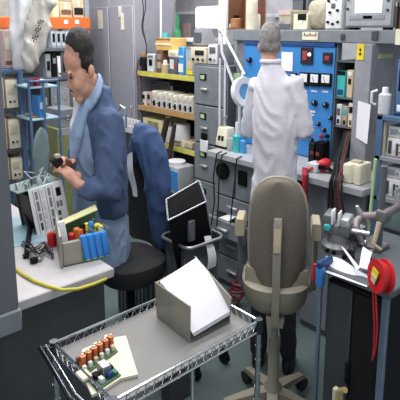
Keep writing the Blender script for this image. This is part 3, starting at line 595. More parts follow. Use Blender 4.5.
M().box(q.x-.035, q.x-.015, 1.36, 1.38, z_-.12, z_-.015, .004).ob('side_plate', 'beige', t)
# papers on it
P_ = lambda px, py, z=TZ: A(px, py, z=z)
m = M().sheet([A(325, 272, y=1.402), A(367, 287, y=1.402), P_(368, 272, TZ+.012), P_(326, 256, TZ+.012)], 8, 6, .0012, lambda u, v: V((0, 0, .01*math.sin(u*5)*v)))
tag(m.ob('paper_sheet', 'paper'), 'long white paper sheet on the front of small work table', 'paper')
m = M().sheet([P_(359, 267, TZ+.02), P_(368, 270, TZ+.03), P_(372, 253, TZ+.07), P_(363, 247, TZ+.06)], 4, 6, .0012, lambda u, v: V((0, 0, .012*math.sin(v*3))))
tag(m.ob('paper_sheet', 'paper'), 'curled white paper between the vise and the red reel', 'paper')
m = M().sheet([P_(341, 246, TZ+.05), P_(345, 249, TZ+.05), P_(360, 268, TZ+.03), P_(357, 270, TZ+.03)], 3, 8, .0012)
tag(m.ob('paper_strip', 'paper'), 'narrow white paper strip crossing behind the long sheet on work table', 'paper')
# vise
q = P_(336, 250); ax = V((-.35, .94, 0)); sd = V((.94, .35, 0))
t = thing('bench_vise', 'grey steel bench vise with white jaw pads on the small work table', 'vise', (q.x, q.y, TZ))
T_ = X((q.x, q.y, TZ), math.radians(20))
M(T_).lathe([(0, 0), (.06, 0), (.06, .018), (.04, .03), (.032, .06), (0, .06)], (0, .02, 0), 20).ob('base', 'vise', t)
M(T_).box(-.05, .045, -.01, .06, .055, .10, .010).box(-.05, -.018, -.015, .065, .095, .135, .006).ob('body', 'vise', t)
M(T_).box(.01, .045, -.015, .065, .095, .128, .006).ob('moving_jaw', 'silver', t)
M(T_).box(-.02, -.012, -.02, .02, .10, .155, .003).ob('jaw_pad', 'white', t); M(T_).box(.004, .011, -.02, .02, .10, .15, .003).ob('jaw_pad', 'white', t)
M(T_).box(-.045, -.02, -.022, .02, .075, .10, .004).ob('teal_grip', 'teal', t)
s_ = M(T_).cyl((.04, .025, .075), (.11, .025, .075), .011, None, 12).ob('screw', 'chrome', t)
M(T_).tube([(.1, .025, .03), (.1, .025, .13)], .005, 8).ob('crank', 'chrome', s_)
# fixture arm stand
t = thing('fixture_stand', 'grey steel stand with jointed arms behind the vise on the work table', 'stand', (-.93, 1.75, TZ))
q = P_(372, 246); b0 = V((q.x, q.y, TZ))
M().box(b0.x-.05, b0.x+.05, b0.y-.04, b0.y+.04, TZ, TZ+.015, .004).ob('base', 'greypink', t)
top = A(384, 166, y=b0.y)
M().cyl((top.x, b0.y, TZ+.01), (top.x, b0.y, top.z), .013, None, 14).ob('column', 'greyd', t)
M().cyl((top.x-.05, b0.y+.01, TZ+.01), (top.x-.04, b0.y+.01, A(377, 160, y=b0.y).z), .006, None, 10).ob('guide_rod', 'lightgreen', t)
j0 = A(362, 217, y=b0.y); j1 = A(384, 215, y=b0.y); j2 = A(402, 205, y=b0.y)
M().tube([j0, (j0+j1)/2, j1], [.018, .016, .02], 12).ob('arm', 'greypink', t)
M().tube([j1, (j1*.5+j2*.5), j2], [.02, .014, .016], 12).ob('arm', 'greypink', t)
j3 = A(357, 206, y=b0.y-.02); j4 = A(356, 228, y=b0.y-.05)
M().tube([j0, j3], [.014, .006], 10).ob('lever', 'silver', t); M().tube([j0, (j0+j4)/2+V((-.01, 0, 0)), j4, A(362, 243, y=b0.y-.05)], [.016, .016, .014, .01], 12).ob('lever', 'greypink', t)
M().box(j1.x-.022, j1.x+.022, b0.y-.025, b0.y+.02, j1.z-.022, j1.z+.022, .008).ob('joint_block', 'vise', t)
M().tube([j1+V((0, -.03, -.02)), j1+V((-.005, -.05, -.1)), A(381, 250, y=b0.y-.04)], [.01, .008, .006], 8).ob('probe', 'tan', t)
M().tube([j2+V((-.02, 0, 0)), A(396, 192, y=b0.y), A(400, 188, y=b0.y)], .008, 8).ob('lever', 'silver', t)
t = thing('parts_bin', 'dark open parts bin behind the vise on the small work table', 'bin', (-.97, 1.8, TZ))
q = P_(352, 243)
M().box(q.x-.035, q.x+.035, q.y, q.y+.06, TZ, TZ+.06, .004).ob('body', 'charcoal', t); M().box(q.x-.03, q.x+.03, q.y+.01, q.y+.05, TZ+.06, TZ+.063, .001).ob('content', 'silver', t)
for k, (px, py, ex, ey, c, w) in enumerate(((330, 252, 344, 240, 'silver', .006), (348, 258, 356, 236, 'chrome', .007), (366, 262, 372, 250, 'greypink', .008))):
    a_ = P_(px, py, TZ+.008+.012*k); b_ = P_(ex, ey, TZ+.012+.012*k)
    t = thing('hand_tool', ['silver pliers lying left on the small work table', 'chrome pliers lying in the middle of the small work table', 'greyish cutters lying near the red reel'][k], 'pliers', tuple(a_)); sv = (b_-a_).cross(UP).normalized()*.012
    M().tube([a_+sv, a_*.5+b_*.5, b_-sv*.3], [w, w*.9, w*.4]).tube([a_-sv, a_*.5+b_*.5, b_+sv*.3], [w, w*.9, w*.4]).ob('jaws', c, t)
    M().tube([a_+sv*1.1, a_*.75+b_*.25+sv*.5], w*1.3).ob('grip', 'black', t); M().tube([a_-sv*1.1, a_*.75+b_*.25-sv*.5], w*1.3).ob('grip', 'black', t)
# red reel, wires, clamp
c = A(381, 276, y=1.385); rr = .037
nx = V((-.52, -.84, .1)).normalized()
t = thing('wire_reel', 'red plastic reel with yellow label hanging at the work table front corner', 'reel', (c.x, 1.385, c.z-.07))
def disc(cc, r_, h, mt, nm, par): return M().lathe([(r_*.35, -h/2), (r_, -h/2), (r_, h/2), (r_*.35, h/2), (r_*.35, -h/2)], cc, 32, nx).ob(nm, mt, par)
Wd = .051
M().lathe([(Wd*.45, -.012), (Wd*.8, -.012), (Wd*.8, .012), (Wd*.45, .012), (Wd*.45, -.012)], c, 32, nx).ob('wound_wire', 'rcable', t)
for s_ in (-1, 1): M().lathe([(Wd*.42, -.003), (Wd, -.004), (Wd, .004), (Wd*.42, .003), (Wd*.42, -.003)], c+nx*s_*.014, 36, nx).ob('flange', 'red', t)
M().lathe([(0, -.02), (Wd*.46, -.02), (Wd*.46, .016), (0, .02)], c, 24, nx).ob('hub', 'maroon', t)
u_ = nx.cross(UP).normalized(); v_ = nx.cross(u_)
M().prism([c+nx*.0205+u_*a_+v_*b_ for a_, b_ in ((-.02, -.02), (.015, -.024), (.02, .006), (-.012, .012))], nx*.002).ob('yellow_label', 'yel', t)
M().prism([c+nx*.0222+u_*a_+v_*b_ for a_, b_ in ((-.012, .002), (.012, -.004), (.014, .02), (-.01, .024))], nx*.002).ob('white_label', 'tan', t)
M().tube([c+V((0, .0, .0)), c+V((-.0, .03, .0))], .008).ob('axle', 'black', t)
for k in range(2):
    pts = [A(373+2.4*k, 290, y=1.398), A(373.5+2.6*k, 305, y=1.39), A(374.5+2.6*k, 325, y=1.388), A(374+2*k, 345, y=1.386), A(372.5+k*1.2, 360-k*4, y=1.385)]
    tag(M().tube(pts, .0027).ob('red_wire', ['rcable', 'red'][k]), ['dark red wire hanging down below the red reel, left one', 'red wire hanging down below the red reel, right one'][k], 'wire')
q = A(321.5, 275, y=1.395)
t = thing('spring_clamp', 'blue clamp gripping the left front corner of the small work table', 'clamp', (q.x, 1.395, q.z-.05))
M().box(q.x-.014, q.x+.012, 1.375, 1.407, q.z-.04, q.z+.035, .008).ob('body', 'blue', t)
M().box(q.x-.01, q.x+.01, 1.372, 1.45, q.z+.03, q.z+.055, .005).ob('jaw', 'blued', t)
M().tube([(q.x-.028, 1.395, q.z+.03), (q.x-.03, 1.392, q.z-.03)], .007).ob('red_grip', 'red', t)
# ------------------------------------------------------------------ beige office chair
cx, cy = -1.274, 1.558
bd = V((.62, -.785, 0)); sd = V((.785, .62, 0))    # towards the back, sideways
t = thing('office_chair', 'beige swivel office chair with tall brown backrest, empty behind the standing man', 'chair', (cx, cy, 0))
c0 = V((cx, cy, 0))
# star base
for k in range(5):
    an = math.radians(-52+72*k); d = V((math.cos(an), math.sin(an), 0)); e = c0+d*.215
    lg = M().loft([[c0+d*f+d.cross(UP)*sx*w+UP*(z_+sz*h) for sx, sz in ((-1, -1), (1, -1), (1, 1), (-1, 1))] for f, w, h, z_ in ((.0, .024, .02, .1), (.08, .022, .016, .095), (.215, .014, .011, .066))]).ob('leg', 'plastic', t)
    w = d.cross(UP)
    M().cyl(e+UP*.028-w*.018, e+UP*.028-w*.004, .028, None, 18).cyl(e+UP*.028+w*.004, e+UP*.028+w*.018, .028, None, 18).cyl(e+UP*.03, e+UP*.07, .006, None, 8).ob('caster', 'rubber', lg)
M().lathe([(0, .07), (.038, .07), (.038, .13), (.024, .15), (.024, .36), (.014, .37), (.014, .54), (0, .54)], c0, 20).ob('column', 'plastic', t)
# seat: cushion over a plastic shell
def oval(c, a, b, z, n=28, p=2.6):
    out = []
    for i in range(n):
        th = 2*math.pi*i/n; co, si = math.cos(th), math.sin(th)
        out.append(c+sd*a*abs(co)**(2/p)*(1 if co >= 0 else -1)+bd*b*abs(si)**(2/p)*(1 if si >= 0 else -1)+UP*z)
    return out
sc = c0+bd*.02
M().loft([oval(sc, .06, .06, .535), oval(sc, .10, .12, .545), oval(sc, .122, .148, .575), oval(sc, .133, .16, .62), oval(sc, .138, .163, .66), oval(sc, .13, .152, .668)]).ob('seat_shell', 'plastic', t)
M().loft([oval(sc-bd*.03, .115, .12, .64), oval(sc-bd*.03, .128, .13, .672), oval(sc-bd*.03, .122, .125, .685), oval(sc-bd*.03, .10, .1, .692), oval(sc-bd*.03, .03, .03, .695)]).ob('seat_cushion', 'fabricchair', t)
# backrest: tall rounded pad, traced in its own plane and curved
bc = c0+bd*.135
def bk(w, z, d): return bc+sd*(w+.003)+bd*d+UP*z
prof = [(.635, .03), (.645, .055), (.665, .077), (.70, .096), (.74, .105), (.80, .109), (.90, .109), (.98, .104), (1.03, .092), (1.065, .072), (1.085, .046), (1.092, .02)]
def ring(z, w, n=10, t0=0, t1=.045):
    front = []; back = []
    for i in range(n+1):
        u = -1+2*i/n; cv = -.03*u*u; e = 1-abs(u)**6
        back.append(bk(u*w, z, t1*.5+.02*e*.9+cv-.02)); front.append(bk(u*w, z, -t1*.5-.02*e*.4+cv-.02))
    return back+front[::-1]
M().loft([ring(z_, w) for z_, w in prof]).ob('backrest', 'fabricchair', t)
m = M()
rim = [bk(-w, z_, -.05) for z_, w in prof]+[bk(w, z_, -.05) for z_, w in prof[::-1]]
m.tube([p+bd*.01 for p in rim], .009, 8).ob('backrest_edging', 'plastic', t)
# lower plastic back shell wrapping the bottom of the backrest
lo = [(.545, .054), (.555, .088), (.59, .114), (.64, .126), (.70, .124), (.715, .118)]
def ring2(z, w, top):
    n = 12; a1 = []; a2 = []
    for i in range(n+1):
        u = -1+2*i/n; cv = -.035*u*u; zz = z+(.012*abs(u)**1.6 if top else 0)
        a1.append(bk(u*w, zz, .008+cv)); a2.append(bk(u*w, zz, -.03+cv))
    return a1+a2[::-1]
M().loft([ring2(z_, w, k >= 4) for k, (z_, w) in enumerate(lo)]).ob('back_shell', 'plastic', t)
M().loft([[bk(sx*w, z_, d_+dd*.5) for sx, dd in ((-1, -.02), (1, -.02), (1, .02), (-1, .02))] for z_, w, d_ in ((.50, .013, -.02), (.52, .014, .03), (.62, .0145, .046), (.8, .015, .046), (.93, .0165, .042), (.955, .014, .034))]).ob('spine_bar', 'plastic', t)
M().box(-.014, .014, -.006, .006, .82, .93, .003).X
h_ = M().loft([[bk(sx*.013, z_, .058-(.006 if z_ > .9 else 0)+dd) for sx, dd in ((-1, -.004), (1, -.004), (1, .003), (-1, .003))] for z_ in (.83, .87, .92)]).ob('spine_cap', 'tan', t)
M().loft([[bk(sx*w, z_, dd) for sx, dd in ((-1, -.12), (1, -.12), (1, .03), (-1, .03))] for z_, w in ((.505, .03), (.545, .035))]).ob('mechanism', 'plastic', t)
for s_ in (-1, 1):
    ac = c0+sd*s_*.152
    o_ = .012 if s_ > 0 else -.012
    M().loft([[ac+sd*(s_*f+a*w)+bd*(b*.055-.01)+UP*z_ for a, b in ((-1, -1), (1, -1), (1, 1), (-1, 1))] for z_, w, f in ((.825, .015, 0), (.835, .019, 0), (.885, .019, 0), (.895, .014, 0))]).ob('armrest', 'armrest', t)
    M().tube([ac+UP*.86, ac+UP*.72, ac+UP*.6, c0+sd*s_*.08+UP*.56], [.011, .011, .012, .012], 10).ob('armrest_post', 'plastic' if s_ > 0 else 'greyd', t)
# ------------------------------------------------------------------ black case, bin on casters, tag
t = thing('wheeled_bin', 'black ribbed bin on casters with a grey rim, between the seats', 'bin', (-1.73, 1.47, 0))
bx0, bx1, by0, by1 = -1.84, -1.635, 1.385, 1.605; bz = .69
def rr_(x0, x1, y0, y1, z, r=.04, n=4):
    out = []
    for (cx_, cy_, a0) in ((x1-r, y0+r, -90), (x1-r, y1-r, 0), (x0+r, y1-r, 90), (x0+r, y0+r, 180)):
        for i in range(n+1): a_ = math.radians(a0+90*i/n); out.append(V((cx_+r*math.cos(a_), cy_+r*math.sin(a_), z)))
    return out
M().loft([rr_(bx0+.03, bx1-.03, by0+.03, by1-.03, .2), rr_(bx0, bx1, by0, by1, bz)], True, False).loft([rr_(bx0+.035, bx1-.035, by0+.035, by1-.035, .21), rr_(bx0+.006, bx1-.006, by0+.006, by1-.006, bz)], True, False).prism(rr_(bx0+.03, bx1-.03, by0+.03, by1-.03, .2), (0, 0, .01)).ob('tub', 'charcoal', t)
m = M()
for k in range(9):
    f = (k+.7)/9; x_ = bx0+.03+f*(bx1-bx0-.06); m.box(x_-.005, x_+.005, by0+.004, by0+.016, .3, bz-.06, .002)
    y_ = by0+.03+f*(by1-by0-.06); m.box(bx1-.016, bx1-.004, y_-.005, y_+.005, .3, bz-.06, .002)
m.ob('rib', 'greyd', t)
M().tube([p+UP*.0 for p in rr_(bx0-.004, bx1+.004, by0-.004, by1+.004, bz)]+[rr_(bx0-.004, bx1+.004, by0-.004, by1+.004, bz)[0]], .008, 8).ob('rim', 'steel', t)
for x_ in (bx0+.04, bx1-.02):
    for y_ in (by0+.06, by1+.03):
        M().tube([(x_, y_, .06), (x_, y_, .12), (x_, (by0+by1)/2+(y_-(by0+by1)/2)*.6, .205)], .008, 10).ob('caster_stem', 'steel', t)
        M().cyl((x_, y_-.012, .03), (x_, y_+.012, .03), .03, None, 20).box(x_-.014, x_+.014, y_-.018, y_+.018, .045, .075, .004).ob('caster', 'black', t)
fa, fb_ = A(168, 221, x=-1.69), A(206, 202, x=-1.69); ba, bb = A(166, 200, x=-1.80), A(199, 181, x=-1.80)
dn = V((.0, .05, -.25))
t = thing('equipment_case', 'open black case with silver edges tilted in the wheeled bin', 'case', tuple((fa+fb_)/2+dn))
ins = lambda a_, b_, c_, f: a_+(b_-a_)*f+(c_-a_)*f
M().hexa([fa+dn, fb_+dn, bb+dn, ba+dn, fa, fb_, bb, ba], .004).ob('shell', 'void', t)
nn_ = (fb_-fa).cross(ba-fa).normalized(); nn_ = nn_ if nn_.z > 0 else -nn_
M().hexa([p+nn_*.0005 for p in (fa*.9+bb*.1, fb_*.9+ba*.1, bb*.9+fa*.1, ba*.9+fb_*.1)]+[p+nn_*.003 for p in (fa*.9+bb*.1, fb_*.9+ba*.1, bb*.9+fa*.1, ba*.9+fb_*.1)], 0).ob('foam_lining', 'void', t)
for p, q in ((fa, fb_), (ba, bb), (fa, ba), (fb_, bb), (fb_, fb_+dn*.9), (bb, bb+dn*.5)): M().tube([p+nn_*.002, q+nn_*.002], .0042, 6).ob('edge_trim', 'steel', t)
q = A(190, 222, x=-1.69); 
M().box(-1.69, -1.672, q.y-.018, q.y+.018, q.z-.09, q.z+.01, .004).ob('latch', 'greyd', t)
m = M().sheet([A(207, 270, x=-1.63), A(216, 266, x=-1.63), A(212, 236, x=-1.64), A(205.5, 237, x=-1.64)], 4, 8, .0012, lambda u, v: V((.012*math.sin(v*4), 0, 0)))
tag(m.ob('paper_tag', 'paper'), 'white paper tag hanging at the corner of the wheeled bin', 'paper')
for k, px in enumerate((166.5, 171)):
    q = A(px, 276, x=-1.68)
    t = thing('amber_bottle', ['amber glass bottle on a low stool behind the cart, left one', 'amber glass bottle on a low stool behind the cart, right one'][k], 'bottle', (-1.68, 1.26+.035*k, .47), 0, 'amber bottles by the black seat')
    M().lathe([(0, 0), (.016, 0), (.017, .05), (.008, .068), (.008, .08), (0, .08)], (-1.62, 1.27+.035*k, .50)).ob('glass', 'amber', t); M().lathe([(0, .078), (.01, .078), (.01, .092), (0, .092)], (-1.62, 1.27+.035*k, .50)).ob('cap', 'beige', t)
tag(M().box(-1.66, -1.585, 1.24, 1.352, .0, .499, .006).ob('low_stand', 'charcoal'), 'dark low stand carrying the amber bottles beside the wheeled bin', 'stand')
# ------------------------------------------------------------------ chrome wire cart
KX0, KX1, KY0, KY1, KZ = -1.214, -.915, .545, 1.045, .80
t = thing('wire_cart', 'chrome wire shelf cart with grey liner in the foreground', 'cart', ((KX0+KX1)/2, (KY0+KY1)/2, 0))
M().box(KX0+.004, KX1-.004, KY0+.004, KY1-.004, KZ-.016, KZ-.012, .001).ob('shelf_liner', 'cartliner', t)
def truss(a_, b_, nz):
    a_, b_ = V(a_), V(b_); f = M()
    f.tube([a_+UP*.008, b_+UP*.008], .0042, 8).tube([a_-UP*.026, b_-UP*.026], .0042, 8)
    pts = []
    for i in range(nz*2+1): pts.append(a_.lerp(b_, i/(nz*2))+UP*(.006 if i % 2 else -.024))
    f.tube(pts, .0026, 6); return f
cs = [(KX0, KY0), (KX1, KY0), (KX1, KY1), (KX0, KY1)]
for i in range(4):
    a_, b_ = cs[i], cs[(i+1) % 4]; L = math.dist(a_, b_)
    truss((a_[0], a_[1], KZ), (b_[0], b_[1], KZ), round(L/.028)).ob('rim_truss', 'chrome', t)
for x_, y_ in cs:
    m = M().cyl((x_, y_, .1), (x_, y_, KZ+.012), .0085, None, 14)
    for k in range(14): m.cyl((x_, y_, .14+.045*k), (x_, y_, .144+.045*k), .0095, None, 14)
    pst = m.ob('post', 'chrome', t); M().cyl((x_, y_, KZ-.03), (x_, y_, KZ+.014), .0125, .012, 14).ob('collar', 'darkchrome', pst)
    M().cyl((x_-.012, y_, .045), (x_+.012, y_, .045), .045, None, 22).cyl((x_, y_, .06), (x_, y_, .11), .008, None, 8).ob('caster', 'rubber', pst)
M().box(KX0+.004, KX1-.004, KY0+.004, KY1-.004, .2, .204, .001).ob('lower_shelf', 'chrome', t)
h0 = A(40, 346, z=KZ-.0); h1 = A(70, 398, z=KZ)
for o_ in (0, .016): M().tube([V((KX0-.0, KY0+.02, KZ-.03)), h0+V((.0, -.0+o_, -.006)), h0.lerp(h1, .5)+V((0, o_, -.0)), h1+V((.0, o_, 0)), V((KX1, KY0-.06+o_, KZ-.0)), V((KX1, KY0+.0, KZ-.02))], .0065 if o_ == 0 else .004, 10).ob('push_handle', 'darkchrome' if o_ == 0 else 'chrome', t)
# file box with papers
z0 = KZ-.011
a0 = V((-1.152, .855, z0)); wv = .162; L = .155; xv = V((1, -.07, 0)).normalized(); yv = V((.0, 1, 0)); far = a0+xv*wv+yv*L
hb = .112
t = thing('file_box', 'beige open file box holding white papers on the wire cart', 'box', tuple((a0+far)/2))
def bq(u, v, z): return a0+xv*u*wv+yv*v*L+UP*z
M().hexa([bq(0, 0, 0), bq(1, 0, 0), bq(1, 1, 0), bq(0, 1, 0), bq(0, 0, .003), bq(1, 0, .003), bq(1, 1, .003), bq(0, 1, .003)], 0).ob('bottom', 'cartliner', t)
M().hexa([bq(-.03, -.02, 0), bq(1, -.02, 0), bq(1, .01, 0), bq(-.03, .01, 0), bq(-.08, -.02, hb), bq(1.02, -.02, hb*1.0), bq(1.02, .01, hb*1.0), bq(-.08, .01, hb)], .001).ob('end_panel', 'heatsink', t)
M().hexa([bq(0, .99, 0), bq(1, .99, 0), bq(1, 1.02, 0), bq(0, 1.02, 0), bq(-.06, .99, hb*1.32), bq(1.05, .99, hb*.72), bq(1.05, 1.02, hb*.72), bq(-.06, 1.02, hb*1.32)], .001).ob('end_panel', 'heatsink', t)
M().hexa([bq(-.02, 0, 0), bq(.02, 0, 0), bq(.02, 1, 0), bq(-.02, 1, 0), bq(-.06, 0, hb), bq(-.02, 0, hb), bq(-.02, 1, hb*1.2), bq(-.06, 1, hb*1.2)], .001).ob('back_panel', 'heatsink', t)
for k in range(3):
    m = M().sheet([bq(.03, .03, hb*(1.05-.03*k)), bq(1.03, .03+.02*k, hb*(.25-.05*k)), bq(1.03, .985, hb*(.34-.05*k)), bq(.0, .98, hb*(1.3-.03*k))], 10, 8, .0012, lambda u, v: V((0, 0, .018*math.sin(math.pi*u))))
    tag(m.ob('paper_sheet', 'paper'), ['uppermost white paper lying in the beige file box', 'white paper directly under the uppermost one in the file box', 'lowest white paper in the beige file box'][k], 'paper', 'papers in the file box')
# foam pad and coil boards
zp = KZ-.011
pts = [(82, 352), (108, 341), (126, 338), (138, 377), (121, 381), (106, 391), (92, 398), (84, 380)]
tag(M().prism([A(px, py, z=zp) for px, py in pts], (0, 0, .008)).ob('white_pad', 'cream'), 'white foam pad under the copper coil boards on the cart', 'pad')
zb = zp+.0085
def board(name, label, q, extra):
    q = [A(px, py, z=zb) for px, py in q]; t = thing(name, label, 'circuit board', tuple((q[0]+q[2])/2))
    M().hexa([*q, *[p+UP*.004 for p in q]], .0005).ob('board', 'pcb', t); return t, q
t, q = board('coil_board', 'green circuit board with a row of copper coils on the cart', [(77, 366), (84, 377), (118, 352), (110, 342)], 0)
for k in range(6):
    f = (k+.5)/6; p = (q[0].lerp(q[1], .45)).lerp(q[3].lerp(q[2], .45), f)+UP*.004
    M().lathe([(.0035, 0), (.0085, 0), (.009, .012), (.0075, .016), (.0088, .02), (.0085, .03), (.0035, .031), (.0035, 0)], p+UP*.004, 16).ob('copper_coil', 'copper', t)
    M().cyl(p, p+UP*.038, .0035, None, 8).ob('core_rod', 'cream', t)
    M().box(p.x+.012, p.x+.022, p.y-.010, p.y+.0, p.z, p.z+.016, .001).ob('capacitor', ['cream', 'offwhite', 'tan'][k % 3], t); M().box(p.x-.024, p.x-.015, p.y-.008, p.y+.004, p.z, p.z+.02+.006*(k % 2), .001).ob('terminal', ['brown', 'cream'][k % 2], t)
t, q = board('control_board', 'small green circuit board with a blue chip in front of the copper coils', [(86, 378), (97, 392), (121, 376), (111, 365)], 0)
def onb(u, v): return q[0].lerp(q[3], u).lerp(q[1].lerp(q[2], u), v)+UP*.004
for u, v, w, h, c, n_ in ((.55, .4, .016, .03, 'steel', 'heat_sink'), (.62, .7, .010, .016, 'blued', 'chip'), (.25, .35, .010, .012, 'black', 'chip'), (.3, .75, .008, .014, 'offwhite', 'connector'), (.82, .3, .009, .012, 'black', 'chip'), (.85, .75, .008, .01, 'green', 'connector')):
    p = onb(u, v); M().box(p.x-w, p.x+w, p.y-w*.7, p.y+w*.7, p.z, p.z+h, .001).ob(n_, c, t)
q_ = A(84, 374, z=zp+.02)
tag(M().box(q_.x-.02, q_.x+.02, q_.y-.014, q_.y+.014, zp+.0125, zp+.022, .002).ob('foam_block', 'cream'), 'little cream foam block at left of the control board', 'foam')
# ------------------------------------------------------------------ left table (seen from its front)
LX, LZ, LYE = -1.415, .85, .868
t = thing('assembly_table', 'long table with light top and charcoal front panel at lower left', 'table', (-1.9, .2, 0))
M().box(-2.42, LX, -.35, LYE, LZ-.034, LZ, .004).ob('tabletop', 'tabletop', t)
M().box(LX-.035, LX-.02, -.33, LYE-.03, .02, LZ-.034, .002).ob('front_panel', 'charcoal', t)
M().box(-2.40, -2.385, -.33, LYE-.03, .1, LZ-.034, .002).ob('rear_panel', 'charcoal', t)
for x_ in (-2.37, LX-.06):
    for y_ in (-.3, LYE-.06): M().box(x_-.02, x_+.02, y_-.02, y_+.02, 0, LZ-.034, .002).ob('leg', 'greyd', t)
pe = A(13.5, 250, x=-1.385).y
t = thing('upright_post', 'broad grey steel upright with foot bracket at the left picture edge', 'post', (-1.39, pe-.12, .8))
M().box(-1.405, -1.375, pe-.24, pe, .852, 2.05, .003).ob('upright', 'post', t)
M().box(-1.412, -1.365, pe-.26, pe+.004, .785, .852, .004).ob('foot_bracket', 'grey', t)
tp = lambda px, py, z=LZ: A(px, py, z=z)
# chassis with white slotted face, leaning
q = V((-1.85, .862, LZ))
T_ = X((q.x, q.y, LZ+.004), math.radians(90), math.radians(-3), -.11)
t = thing('power_chassis', 'open metal chassis with white slotted face on the assembly table', 'chassis', (q.x, q.y, LZ), 0)
w, h, d = .072, .195, .15
M(T_).box(-w, w, 0, .006, 0, h, .003).ob('face_plate', 'white', t)
M(T_).box(-w, w, .006, d, 0, .005, .002).ob('bottom_plate', 'paleblue', t)
M(T_).box(w-.005, w, .006, d, .005, h, .002).ob('side_plate', 'silver', t)
M(T_).box(-w, w, d-.005, d, .005, h, .002).ob('rear_plate', 'charcoal', t)
M(T_).box(-w+.006, w-.008, .03, d-.01, .02, h-.03, .003).ob('heat_block', 'black', t)
M(T_).box(-w-.04, w-.006, .004, d, h-.004, h, .002).ob('top_board', 'greengrey', t)
for i in range(14):
    x_ = -w-.03+random.random()*(2*w+.01); y_ = .015+random.random()*(d-.035); hh = .008+random.random()*.03
    if i % 2: M(T_).box(x_-.006, x_+.006, y_-.006, y_+.006, h, h+hh*.7, .001).ob('component', random.choice(['grey', 'green', 'black', 'offwhite', 'paleblue']), t)
    else: M(T_).cyl((x_, y_, h), (x_, y_, h+hh), .005, None, 10).ob('component', random.choice(['silver', 'greengrey', 'offwhite', 'charcoal']), t)
for i in range(7):
    p = T_ @ V((-w+random.random()*2*w, random.random()*d, h)); M().tube([p, p+V((random.uniform(-.03, .03), random.uniform(-.03, .03), .035)), p+V((random.uniform(-.06, .06), random.uniform(-.05, .05), .02))], .0018, 5).ob('wire', 'greyd' if i % 2 else 'offwhite', t)
def slot(x0, x1, z0, z1, c='greyl'): M(T_).box(x0, x1, -.002, .002, z0, z1, .0005).ob('slot', c, t)
for cx_ in (-.045, -.02, .008):
    for a_, b_ in ((.02, .05), (.06, .09), (.1, .14), (.148, .18)): slot(cx_-.005, cx_+.005, a_, b_, 'offwhite' if cx_ == -.02 else 'grey' if a_ > .05 else 'charcoal')
[M(T_).box(x_-.0008, x_+.0008, -.002, .001, .01, .185, 0).ob('seam', 'grey', t) for x_ in (-.057, -.032, -.006, .022)]; slot(.036, .056, .135, .17, 'black'); slot(.03, .04, .09, .115, 'grey'); slot(.044, .054, .09, .115, 'grey'); slot(.03, .042, .055, .075, 'charcoal'); slot(.03, .042, .025, .045, 'grey')
tag(M().hexa([tp(12, 248), tp(44, 242), tp(40, 214), tp(12, 218)]+[p+UP*.003 for p in (tp(12, 248), tp(44, 242), tp(40, 214), tp(12, 218))], 0).ob('work_mat', 'paleblue'), 'pale blue mat on the assembly table left of the slotted chassis', 'mat')
tag(M().tube([tp(26, 258, LZ+.004), tp(30, 228, LZ+.02), tp(22, 200, LZ+.1)], .01, 8).ob('test_probe', 'black'), 'black handled probe leaning on the pale blue mat', 'probe')
# power supply board
b0, b1, b2, b3 = tp(62, 268), tp(108, 258), tp(96, 236), tp(58, 248)
t = thing('power_board', 'open power supply board with four blue capacitors at the front edge of assembly table', 'circuit board', tuple((b0+b2)/2))
lift = UP*.004
M().hexa([p+lift for p in (b0, b1, b2, b3)]+[p+lift*1.8 for p in (b0, b1, b2, b3)], .0005).ob('board', 'pcb', t)
yd = (b1-b0).normalized(); xd = (b3-b0).normalized()
def wp(u, v, z=0): return b0.lerp(b1, u).lerp(b3.lerp(b2, u), v)+UP*(z+.007)
pz = lambda px, py, base: None
hz = .135
M().hexa([wp(-.03, -.05, -.004), wp(.03, -.05, -.004), wp(.03, 1.25, -.004), wp(-.03, 1.25, -.004), wp(-.03, -.02, hz*.8), wp(.03, -.02, hz*.8), wp(.03, 1.2, hz), wp(-.03, 1.2, hz)], .002).ob('end_bracket', 'heatsink', t)
M().hexa([wp(.04, .0, -.003), wp(.42, .0, -.003), wp(.42, .12, -.003), wp(.04, .12, -.003), wp(.04, .05, .075), wp(.44, .05, .075), wp(.44, .15, .075), wp(.04, .15, .075)], .002).ob('front_heat_sink', 'heatsink', t)
M().hexa([wp(.02, .95, 0), wp(1.0, .95, 0), wp(1.0, 1.02, 0), wp(.02, 1.02, 0), wp(.06, .96, .083), wp(1.0, .98, .104), wp(1.0, 1.04, .104), wp(.06, 1.02, .083)], .001).ob('rear_board', 'pcb', t)
M().hexa([wp(.04, .84, .082), wp(1.04, .9, .104), wp(1.04, 1.1, .110), wp(.04, 1.04, .088), wp(.04, .84, .087), wp(1.04, .9, .109), wp(1.04, 1.1, .115), wp(.04, 1.04, .093)], .001).ob('top_strip', 'lemon', t)
M().hexa([wp(.06, .42, 0), wp(.24, .42, 0), wp(.24, .5, 0), wp(.06, .5, 0), wp(.0, .42, .13), wp(.14, .42, .13), wp(.14, .5, .13), wp(.0, .5, .13)], .002).ob('white_bracket', 'white', t)
for k in range(4):
    u = .56+k*.145; p = wp(u, .06, .0); tpz = p+UP*.088+yd*-.012+xd*.004
    c_ = M().tube([p, p.lerp(tpz, .04), p.lerp(tpz, .93), tpz], [.0108, .0128, .0128, .0108], 18).ob('capacitor', 'capblue', t)
    M().cyl(p-(tpz-p).normalized()*.001, p+(tpz-p).normalized()*.006, .0122, None, 16).ob('metal_end', 'silver', c_)
